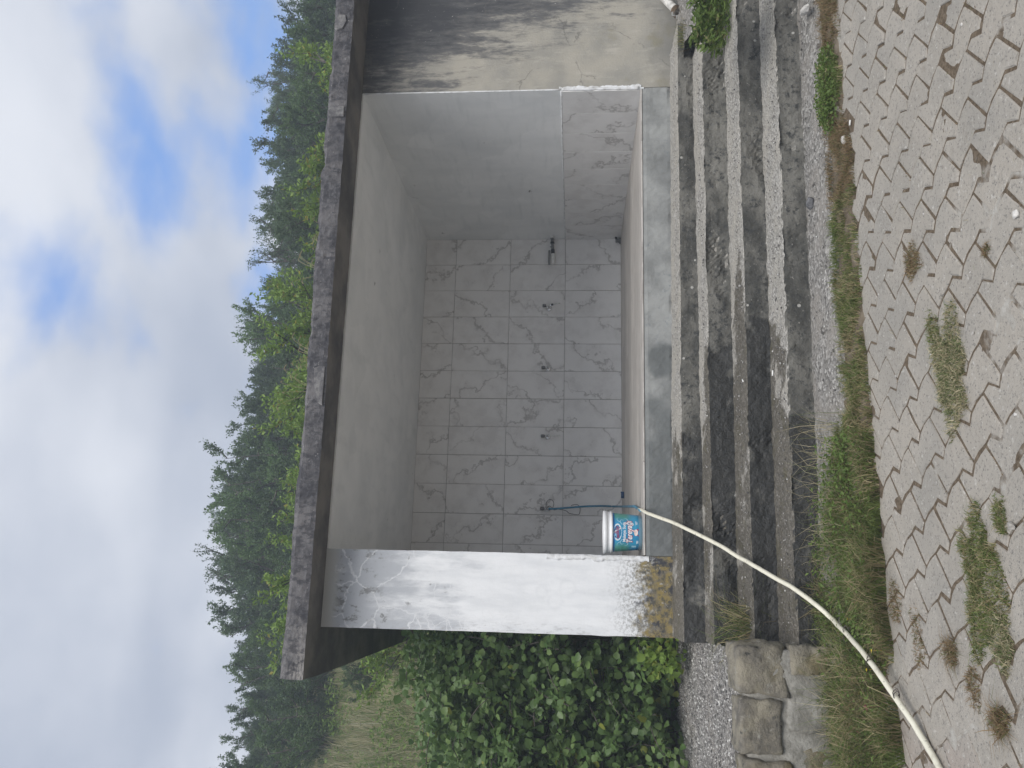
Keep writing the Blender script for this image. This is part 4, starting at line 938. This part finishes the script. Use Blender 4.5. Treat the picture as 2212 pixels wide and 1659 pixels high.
# clover clump on the right of the verge
def clump(name, cx, cy, rx, ry, hz, n_, size, m, label, z0=-.78, cat='weed', aspect=.75, group=None, par=None):
    P = []
    while len(P) < n_:
        a, b, c = random.uniform(-1, 1), random.uniform(-1, 1), random.random()**.6
        if (a*a+b*b) > 1-c*c*.6: continue
        k = 1+.5*fbm((cx+a*rx)*14, (cy+b*ry)*14, 2); P.append((cx+a*rx, cy+b*ry, z0+c*hz*k))
    return tuft_leaves(name, P, R_(size*.6, size*1.3, n_), m, label, cat, None, .5, aspect, True, R_(0, .5, n_)*1.05, group, par)
q = hit(1790, 190, 2, -.76); clump('clover_clump', q.x, q.y, .26, .14, .06, 1700, .014, 'leaf_weed', 'bright green clover clump in the verge at the right', cat='clover')
# weeds on the broken bank and the upper steps
q = hit(1545, 22, 2, -.30); clump('leafy_weed', q.x, q.y, .26, .20, .16, 1300, .045, 'leaf_weed', 'broad leaved green weed at the right end of the second step', -.36, aspect=.35)
q = hit(1610, 25, 1, -.85); clump('trailing_weed', q.x, q.y, .22, .14, .13, 1500, .022, 'leaf_weed', 'light green weed hanging over the third step at the right', -.49, aspect=.5)
def tuft(px, py, z_, r, hgt, n_, m, label, lean=.8, wd=.003, elong=1.0, ang=0, name='grass_tuft', group=None):
    q = hit(px, py, 2, z_); P = []
    for k in range(n_):
        a = random.uniform(0, 6.28); d = r*math.sqrt(random.random())*(1+.6*fbm(math.cos(a)*1.5+px, math.sin(a)*1.5+py)); u, v = d*math.cos(a)*elong, d*math.sin(a)
        P.append((q.x+u*math.cos(ang)-v*math.sin(ang), q.y+u*math.sin(ang)+v*math.cos(ang), z_-.004))
    bl_obj(name, P, R_(.4, 1.2, n_)*hgt, R_(wd*.6, wd*1.3, n_), R_(.3, 1.5, n_)*lean, m, label, group=group)
tuft(1440, 178, -.21, .05, .07, 160, 'grass_brown', 'small dark grass tuft in the crack at the right end of the plinth', .7)
tuft(1490, 75, -.31, .09, .14, 220, 'grass_green', 'thin green grass tuft on the first step at its right end', .9)
tuft(1620, 1345, -.46, .09, .30, 170, 'grass_green', 'tall grass tuft leaning out at the left end of the steps', 1.1, .004)
tuft(1700, 1360, -.66, .12, .30, 280, 'grass_green', 'high straw tipped grass tuft between the steps and the stone wall', 1.0, .0035)
# grass patches growing in the pavement
tuft(2055, 800, PZ, .115, .032, 2600, 'grass_dry', 'large straw coloured grass patch in the middle of the pavers', 1.3, .0034, 1.6, 0)
tuft(2020, 720, PZ, .045, .026, 420, 'grass_green', 'narrow green grass strip joining the straw patch', 1.2, .003, 1.8, .3)
tuft(1972, 565, PZ, .055, .022, 520, 'grass_brown', 'small brownish grass patch near the upper pavers', 1.4, .003, 1.3, 1)
tuft(2120, 1260, PZ, .105, .030, 3000, 'grass_green', 'wide green grass patch between the left pavers', 1.2, .0034, 1.75, -.15)
tuft(2170, 1390, PZ, .05, .030, 600, 'grass_dry', 'pale grass patch at the lower left end of the green one', 1.2, .0034, 1.5, -.2)
tuft(2163, 1115, PZ, .035, .026, 420, 'grass_green', 'small dark green grass patch right of the wide one', 1.2, .003, 1.6, 0)
tuft(2060, 1410, PZ, .042, .045, 240, 'grass_brown', 'brown dried rosette of grass on the pinkish pavers', 1.7, .0028)
tuft(2165, 1560, PZ, .040, .050, 320, 'grass_brown', 'olive brown grass tuft near the lower left corner', 1.6, .003)
tuft(2105, 1485, PZ, .045, .024, 300, 'grass_brown', 'short mossy grass patch between pink pavers', 1.4, .003, 1.5)
tuft(1985, 1380, PZ, .05, .022, 360, 'grass_brown', 'thin weedy strip of grass along a joint near the hose', 1.4, .003, 2.4, .2)
tuft(2130, 540, PZ, .018, .020, 90, 'grass_brown', 'tiny weed tuft on the bare dusty pavers', 1.6, .0028)
tuft(1935, 1300, PZ, .05, .024, 380, 'grass_brown', 'low brown grass patch at the paver edge above the hose', 1.4, .003, 1.7)
# sparse joint weeds
P = []
for i in range(-40, 45):
    for j in range(-26, 20):
        q = LO+LA*i+LW*j
        if -1.3 < q.x < 3 and -3.6 < q.y < -2 and fbm(q.x*3, q.y*3, 8) > -.12:
            for k in range(random.randint(2, 14)): t = random.random(); w_ = VW[2]-LW+LA; P.append((q.x+w_.x*t+random.gauss(0, .004), q.y+w_.y*t+random.gauss(0, .004), PZ-.008))
n_ = len(P); bl_obj('joint_weeds', P, R_(.005, .018, n_), R_(.0018, .003, n_), R_(.5, 1.8, n_), 'grass_brown', 'tiny dry weeds sprouting from the joints between the pavers', kind='stuff')
# fallen straw
P = [tuple(hit(random.uniform(1800, 2200), random.uniform(10, 1650), 2, PZ+.003)) for k in range(70)]; n_ = len(P); bl_obj('straw_litter', P, R_(.006, .012, n_), R_(.001, .002, n_), R_(2, 6, n_), 'grass_dry', 'scattered bits of straw on the pavers', 'straw', kind='stuff')

# ---- meadow on the hillside
n_ = 62000; P = np.zeros((n_, 3)); X_ = np.random.uniform(-9, 1.5, n_); Y_ = 1.4+np.random.beta(1.1, 1.5, n_)*13
ok = ~((X_ > -.5) & (Y_ < 3.3)); X_, Y_ = X_[ok], Y_[ok]; P = np.array([(a, b, hill(a, b)-.02) for a, b in zip(X_, Y_)])
pn = np.array([fbm(a*.7, b*.7, 5) for a, b in zip(X_, Y_)]); keep = pn*.8+.65 > np.random.rand(len(pn)); P, pn = P[keep], pn[keep]; n_ = len(P)
bl_obj('meadow_grass', P, R_(.18, .55, n_)*(1+.5*pn), R_(.005, .012, n_), R_(.1, .6, n_), 'grass_field', 'tall wild grass covering the slope behind the shelter', kind='stuff', dry=np.clip(np.random.rand(n_)+pn*.5, 0, 1))
P = [(x, y) for x, y in [(random.uniform(-8, -.6), random.uniform(2.5, 11)) for k in range(60000)] if fbm(x*1.1, y*1.1, 12) > .22 and not (x > -.6 and y < 3.3)][:15000]
P = [(x, y, hill(x, y)+random.random()**1.5*.38) for x, y in P]
tuft_leaves('meadow_weeds', P, R_(.04, .09, len(P)), 'leaf_weed', 'patches of leafy weeds among the tall meadow grass', 'weeds', 'stuff', aspect=.4)
for k in range(16):
    x = random.uniform(-6.5, -2.2); y = 10.2+.25*fbm(x, 3)+random.uniform(-.5, .5); rock('rock', (x, y, hill(x, y)+.05), (random.uniform(.12, .4), .2, random.uniform(.08, .2)), 'limestone', 'pale rock in the outcrop across the upper meadow', 'rock', 'rocks of the outcrop on the slope', k*2.2, 3)
for k in range(26):
    x, y = random.uniform(-5, -1), random.uniform(3, 9); bm = bmesh.new()
    for t in range(6):
        a = t*1.05; d = Vector((math.cos(a), math.sin(a), .3)); s = Vector((-math.sin(a), math.cos(a), 0)); vs = [bm.verts.new(c) for c in ((0, 0, 0), d*.02+s*.012, d*.03, d*.02-s*.012)]; bm.faces.new(vs)
    add_tube(bm, [(0, 0, 0), (.02, .01, -.4)], .0009, 3); o = bm_obj('meadow_flower', bm, MT['flower_white'], None, (x, y, hill(x, y)+.42)); tag(o, 'small white flower standing in the meadow grass', 'flower', 'white meadow flowers')

# ---- trees and shrubs
def grow_tree(height, spread, stems, seed, leaf=.06, per=46, lv2=7, lv3=5, upright=.55, low=.12):
    """returns (wood bmesh, leaf positions, directions, sizes) of a bushy multi-stemmed tree"""
    rs = random.Random(seed); bm = bmesh.new(); LP, LD, LS = [], [], []
    def rv(s): return Vector((rs.gauss(0, s), rs.gauss(0, s), rs.gauss(0, s)))
    def path(p, d, L, n_, wob, lift):
        pts = [p.copy()]; d = d.normalized()
        for k in range(n_): d = (d+rv(wob)+Vector((0, 0, lift))).normalized(); p = p+d*L/n_; pts.append(p.copy())
        return pts
    def leaves(pts, num, sp):
        for k in range(num):
            t = (rs.random()**.8)*(len(pts)-1); i = min(int(t), len(pts)-2); q = pts[i].lerp(pts[i+1], t-i); d = (pts[i+1]-pts[i]).normalized()
            LP.append(q+rv(sp)); LD.append((d*.5+rv(.8)+Vector((0, 0, .25)))); LS.append(leaf*rs.uniform(.6, 1.25))
    for s in range(stems):
        a = 2*math.pi*(s+rs.random()*.7)/stems; lean = rs.uniform(.12, .9)*spread/height
        p0 = path(Vector((.15*math.cos(a), .15*math.sin(a), -.15)), Vector((lean*math.cos(a), lean*math.sin(a), 1)), height*rs.uniform(.72, 1.0), 7, .09, .05)
        r0 = .022*height*rs.uniform(.6, 1.0); add_tube(bm, p0, [r0*(1-.88*i/7) for i in range(8)], 5)
        for b in range(lv2):
            t = low+(1-low)*(b+rs.random())/lv2; i = min(int(t*7), 6); q = p0[i].lerp(p0[i+1], t*7-i); aa = rs.uniform(0, 6.28)
            p1 = path(q, Vector((math.cos(aa), math.sin(aa), upright*rs.uniform(.4, 1.8))), height*.30*(1.25-t*.75)*rs.uniform(.7, 1.2), 4, .16, .10)
            add_tube(bm, p1, [r0*.38*(1-.8*k/4) for k in range(5)], 4); leaves(p1[1:], per//2, .05)
            for c in range(lv3):
                t2 = .25+.75*(c+rs.random())/lv3; k = min(int(t2*4), 3); q2 = p1[k].lerp(p1[k+1], t2*4-k); ab = rs.uniform(0, 6.28)
                p2 = path(q2, Vector((math.cos(ab), math.sin(ab), upright*1.4))+(p1[k+1]-p1[k]).normalized()*.8, height*.13*rs.uniform(.6, 1.4), 3, .15, .1)
                add_tube(bm, p2, [r0*.13*(1-.7*m/3) for m in range(4)], 3, False); leaves(p2, per, .032)
    bmesh.ops.recalc_face_normals(bm, faces=bm.faces[:])
    return bm, np.array([tuple(q) for q in LP]), np.array([tuple(q) for q in LD]), np.array(LS)
def tree_meshes(tag_, *a, aspect=.55, yellow=0, **k):
    bm, P, D, S = grow_tree(*a, **k); me = bpy.data.meshes.new('trunk'); bm.to_mesh(me); bm.free(); me.materials.append(MT['bark'])
    t = (np.random.rand(len(P)) < yellow).astype(float); lm = leaf_mesh('crown', P, D, S, t, aspect=aspect); lm.materials.append(MT[tag_]); return me, lm
V_D = [tree_meshes('leaf_dark', 3.2, 1.5, 7, 100+k, leaf=.070, per=62, lv2=8) for k in range(3)]
V_M = [tree_meshes('leaf_mid', 3.2, 1.4, 7, 200+k, leaf=.072, per=60, lv2=8) for k in range(2)]
V_S = [tree_meshes('leaf_dark', 3.4, 1.2, 5, 300+k, leaf=.060, per=26, lv2=9, lv3=5, upright=.75) for k in range(2)]
V_L = [tree_meshes('leaf_lime', 2.4, 1.0, 5, 400+k, leaf=.060, per=52, lv2=7, lv3=5, upright=.6, aspect=.45, yellow=.05) for k in range(2)]
def put_tree(name, me, x, y, top, label, wide=1.0, group=None, sink=0, hmodel=3.2):
    z = hill(x, y)-.1-sink; s = (top-z)/(hmodel*1.02)
    t = empty(name, (x, y, z), label, 'tree' if 'tree' in name else 'shrub', group); t.rotation_euler = (0, 0, random.uniform(0, 6.28)); t.scale = (s*wide, s*wide, s)
    link('trunk', me[0], None, t); link('crown', me[1], None, t); return t
ORD = 'first second third fourth fifth sixth seventh eighth ninth tenth eleventh twelfth thirteenth fourteenth fifteenth sixteenth seventeenth eighteenth nineteenth twentieth twenty-first twenty-second twenty-third twenty-fourth twenty-fifth twenty-sixth'.split()
# skyline: picture row (along the roof) -> height of the foliage edge; labels tell neighbours apart
SKY = [(-80, 640, 'S', 'sparse dark tree at the far right edge above the roof'), (25, 628, 'S', 'open crowned tree whose twigs show the sky above the fascia patch'), (110, 600, 'D', 'dark bushy tree right of the tallest right hand twigs'), (185, 553, 'S', 'thin crowned tree with the highest twigs on the right of the skyline'),
       (275, 572, 'D', 'dark leafy tree just left of the highest right hand one'), (350, 590, 'D', 'rounded dark tree above the second fascia patch'), (425, 560, 'D', 'dark tree with a small pointed top over the middle right of the roof'), (500, 575, 'D', 'dense dark tree behind the dry grass stalks on the roof'),
       (552, 545, 'S', 'slender tree whose tip stands against the blue sky gap'), (640, 575, 'D', 'low dark tree beside the pale blue sky gap'), (705, 530, 'M', 'mid green tree with feathery top left of the blue gap'), (765, 520, 'D', 'leafy dark tree near the roof middle, behind the lime shrubs'),
       (845, 545, 'D', 'dark tree in the dip of the skyline above the roof middle'), (925, 515, 'D', 'dark blue green tree rising left of the roof middle'), (1000, 480, 'M', 'large soft green tree left of the roof middle'), (1070, 478, 'D', 'broad dark tree behind the lime shrubs on the left'),
       (1140, 462, 'M', 'tall green tree with a rounded top on the left half'), (1195, 447, 'S', 'tall tree with a leafy spike, highest of the left skyline'), (1275, 462, 'D', 'tree with a forked leading twig above the left pier'), (1345, 500, 'D', 'dark tree above the left end of the roof'),
       (1415, 510, 'M', 'green tree just left of the roof corner'), (1475, 515, 'D', 'dark thicket tree beyond the roof corner'), (1545, 505, 'D', 'dark tree at the top of the meadow'), (1605, 515, 'S', 'small open tree on the meadow edge at the left'), (1660, 480, 'D', 'tall dark tree cut by the left edge of the picture'), (1730, 500, 'D', 'dark tree outside the left edge behind the meadow')]
for k, (py, px, kind, lab) in enumerate(SKY):
    if k < 25:                                             # a second row closes the gaps to a continuous canopy
        py2, px2 = (py+SKY[k+1][0])/2, max(px, SKY[k+1][1])+12; q = hit(px2, py2, 1, 14.6+.4*math.sin(k))
        put_tree('canopy_tree', random.choice(V_D if k % 3 else V_M), q.x, q.y, q.z, '%s back row tree from the right, half hidden behind the hilltop trees' % ORD[k], 1.3, 'back row of hilltop trees', .3)
    Y = [11.2, 12.4, 11.8, 13.0][k % 4]+.3*math.sin(k*2.3)
    q = hit(px, py, 1, Y); me = random.choice({'S': V_S, 'D': V_D, 'M': V_M}[kind])
    put_tree('hillside_tree', me, q.x, Y, q.z+.02, lab, 1.0 if kind != 'S' else 1.05, 'trees along the hilltop', .3, 3.4 if kind == 'S' else 3.2)
for k in range(20):                                        # the undergrowth that closes the gaps between the trees
    py = -60+k*90; Y = 9.8+.8*math.sin(k*1.7); q = hit(628-.035*py-20*math.sin(k*2.1), py, 1, Y)
    put_tree('undergrowth_shrub', random.choice(V_D if k % 3 else V_M), q.x, Y, q.z, '%s dense low shrub from the right, between the hilltop trees and the roof' % ORD[k], 1.35, 'undergrowth shrubs along the hilltop', .5)
for py, px, lab in ((745, 585, 'lime green shrub above the middle of the roof'), (880, 612, 'lime green shrub with tall shoots left of the roof middle'), (820, 610, 'low lime green shrub between the two lime shoots'), (1035, 628, 'light green shrub with a few yellow leaves above the roof'), (1120, 640, 'low yellowish green shrub left of the yellow leaved one'), (1285, 580, 'bright lime green locust sapling above the left pier'), (480, 650, 'olive green sapling half hidden behind the roof on the right'), (250, 640, 'yellow green sapling among the dark trees on the right')):
    Y = 5.2+random.uniform(-.5, .8); q = hit(px, py, 1, Y); put_tree('lime_shrub', random.choice(V_L), q.x, Y, q.z+.02, lab, 1.35, 'light green shrubs behind the roof', .0, 2.4)
for py, px, Y, lab in ((1440, 735, 7.5, 'dark shrub on the slope just below the roof corner'), (1395, 800, 6.2, 'dark shrub half hidden by the roof soffit'), (1500, 690, 9.0, 'dark shrub at the edge of the meadow beside the rocks')):
    q = hit(px, py, 1, Y); put_tree('slope_shrub', random.choice(V_D), q.x, Y, q.z, lab, 1.3, 'shrubs on the slope under the roof corner', .2)
# dry stalks on the roof edge
for k, (py, lab, num, hh) in enumerate(((490, 'two bent dry stalks on the roof near the right', 5, .22), (530, 'dry stalk bundle on the roof beside the crack', 7, .2), (590, 'upright dry seed stalks on the roof at the blue gap', 6, .34), (770, 'pale dry stalk bundle on the middle of the roof edge', 12, .3), (845, 'thin dry stalks on the roof among lime shoots', 5, .36))):
    q = hit(640, py, 1, .05); tuf = empty('dry_stalk', (q.x, .05, H_+.14), lab, 'dry grass', 'dry stalks growing on the roof'); bm = bmesh.new()
    for s in range(num):
        a = random.uniform(0, 6.28); L = .75*hh*random.uniform(.5, 1.1); e = Vector((math.cos(a)*L*.55, math.sin(a)*L*.3, L)); add_tube(bm, spline([(0, 0, -.03), e*.5+Vector((0, 0, .03)), e, e+Vector((math.cos(a)*.05, 0, -.01))], 4), [.0016]*8+[.002]+[.0038]*3+[.0015], 4)
    n__ = bmesh.ops.recalc_face_normals(bm, faces=bm.faces[:]); bm_obj('stalk', bm, MT['straw'], tuf)

# ---- bramble thicket left of the pier
def bramble():
    t = empty('bramble_bush', (-1.4, 1.1, -.3), 'dense green bramble thicket beside the white pier', 'bush'); inv = Matrix.Translation((1.4, -1.1, .3))
    P, D, S, T = [], [], [], []; bm = bmesh.new()
    for k in range(760):
        x0 = random.uniform(-3.4, -.62); y0 = random.uniform(.75, 3.2); zt = 1.72+.20*fbm(x0*2, y0*2, 1)-.32*max(0, -.6-x0)+.25*max(0, y0-1.5)
        zt = min(zt, 2.1); z = -.3+(zt+.3)*random.random()**.7; yf = y0 if z > zt-.35 else min(y0, .85+.35*random.random()+.25*(z+.3)/2)
        c = Vector((x0, yf, z)); a = random.uniform(0, 6.28); d = Vector((math.cos(a)*.8, -abs(math.sin(a))*.6-.1, random.uniform(-.2, .7))); pts = [c]; p = c.copy()
        for s in range(5): d = (d+Vector((random.gauss(0, .2), random.gauss(0, .2), -.16))).normalized(); p = p+d*.11; pts.append(p.copy())
        pts = [q for q in pts if q.x < -.54]
        if len(pts) < 2: continue
        add_tube(bm, pts, .0035, 4, False)
        for s in range(17):
            i = random.randrange(len(pts)-1); q = pts[i].lerp(pts[i+1], random.random())+Vector((random.gauss(0, .05), random.gauss(0, .05), random.gauss(0, .05)))
            if q.x > -.56: continue
            md = Vector((random.gauss(0, 1), random.gauss(-.5, .7), random.gauss(-.2, .6))).normalized(); sd = md.cross(Vector((random.gauss(0, .3), -.6, 1))).normalized(); sz = random.uniform(.045, .078)
            for e, f in ((md, 1), (md*.35+sd*.9, .85), (md*.35-sd*.9, .85)): P.append(tuple(q+e*.012)); D.append(tuple(e)); S.append(sz*f); T.append(1 if random.random() < (.10 if q.z < 0 else .015) else 0)
    o = link('leaves', leaf_mesh('leaves', np.array(P), np.array(D), np.array(S), np.array(T, float), aspect=.92, fold=.18, broad=True), MT['leaf_bramble'], t); o.matrix_parent_inverse = inv
    o = bm_obj('canes', bm, MT['bark'], t); o['kind'] = 'stuff'; o.matrix_parent_inverse = inv
    # dim inner mass of older leaves, so the thicket is closed
    Q = np.array([(random.uniform(-3.4, -.7), random.uniform(1.25, 2.2), 0) for k in range(9000)]); Q[:, 2] = -.3+np.random.rand(len(Q))*np.clip(1.75-.3*np.maximum(0, -.6-Q[:, 0]), .5, 3)
    o = link('inner_leaves', leaf_mesh('inner_leaves', Q, np.random.normal(size=(len(Q), 3))+np.array([0, -.4, 0]), R_(.05, .085, len(Q)), None, aspect=.9, broad=True), MT['leaf_bramble'], t); o.matrix_parent_inverse = inv
bramble()
P = [(x, y, hill(x, y)) for x, y in [(random.uniform(-2.6, -.58), random.uniform(2.4, 4.2)) for k in range(2600)]]; P = [(a, b, c+random.random()*.8) for a, b, c in P]
tuft_leaves('wild_shrub', P, R_(.03, .06, len(P)), 'leaf_lime', 'loose yellow green shrub above the bramble, under the roof corner', 'shrub', aspect=.45)
# yellow green shoots at the foot of the pier
q = hit(1440, 1415, 1, .35); clump('bindweed', q.x, .35, .17, .14, .30, 150, .055, 'leaf_lime', 'yellowish bindweed leaves at the foot of the white pier', -.3, 'bindweed', .9)['kind'] = 'stuff'

# ---- haze volume added for lens veil and far haze: trees fade slightly to blue
hz = box('haze', (-305, -305, -1.95), (305, 305, 14.5), None); hz.display_type = 'WIRE'; tag(hz, 'thin bluish haze volume added over the whole hillside', 'haze', kind='stuff')
hm = bpy.data.materials.new('haze_air'); hm.use_nodes = True; hm.node_tree.nodes.clear()
hv = hm.node_tree.nodes.new('ShaderNodeVolumePrincipled'); hv.inputs['Color'].default_value = (.78, .88, 1, 1); hv.inputs['Density'].default_value = .008; hv.inputs['Anisotropy'].default_value = .0
ho_ = hm.node_tree.nodes.new('ShaderNodeOutputMaterial'); hm.node_tree.links.new(hv.outputs[0], ho_.inputs['Volume']); hz.data.materials.append(hm)
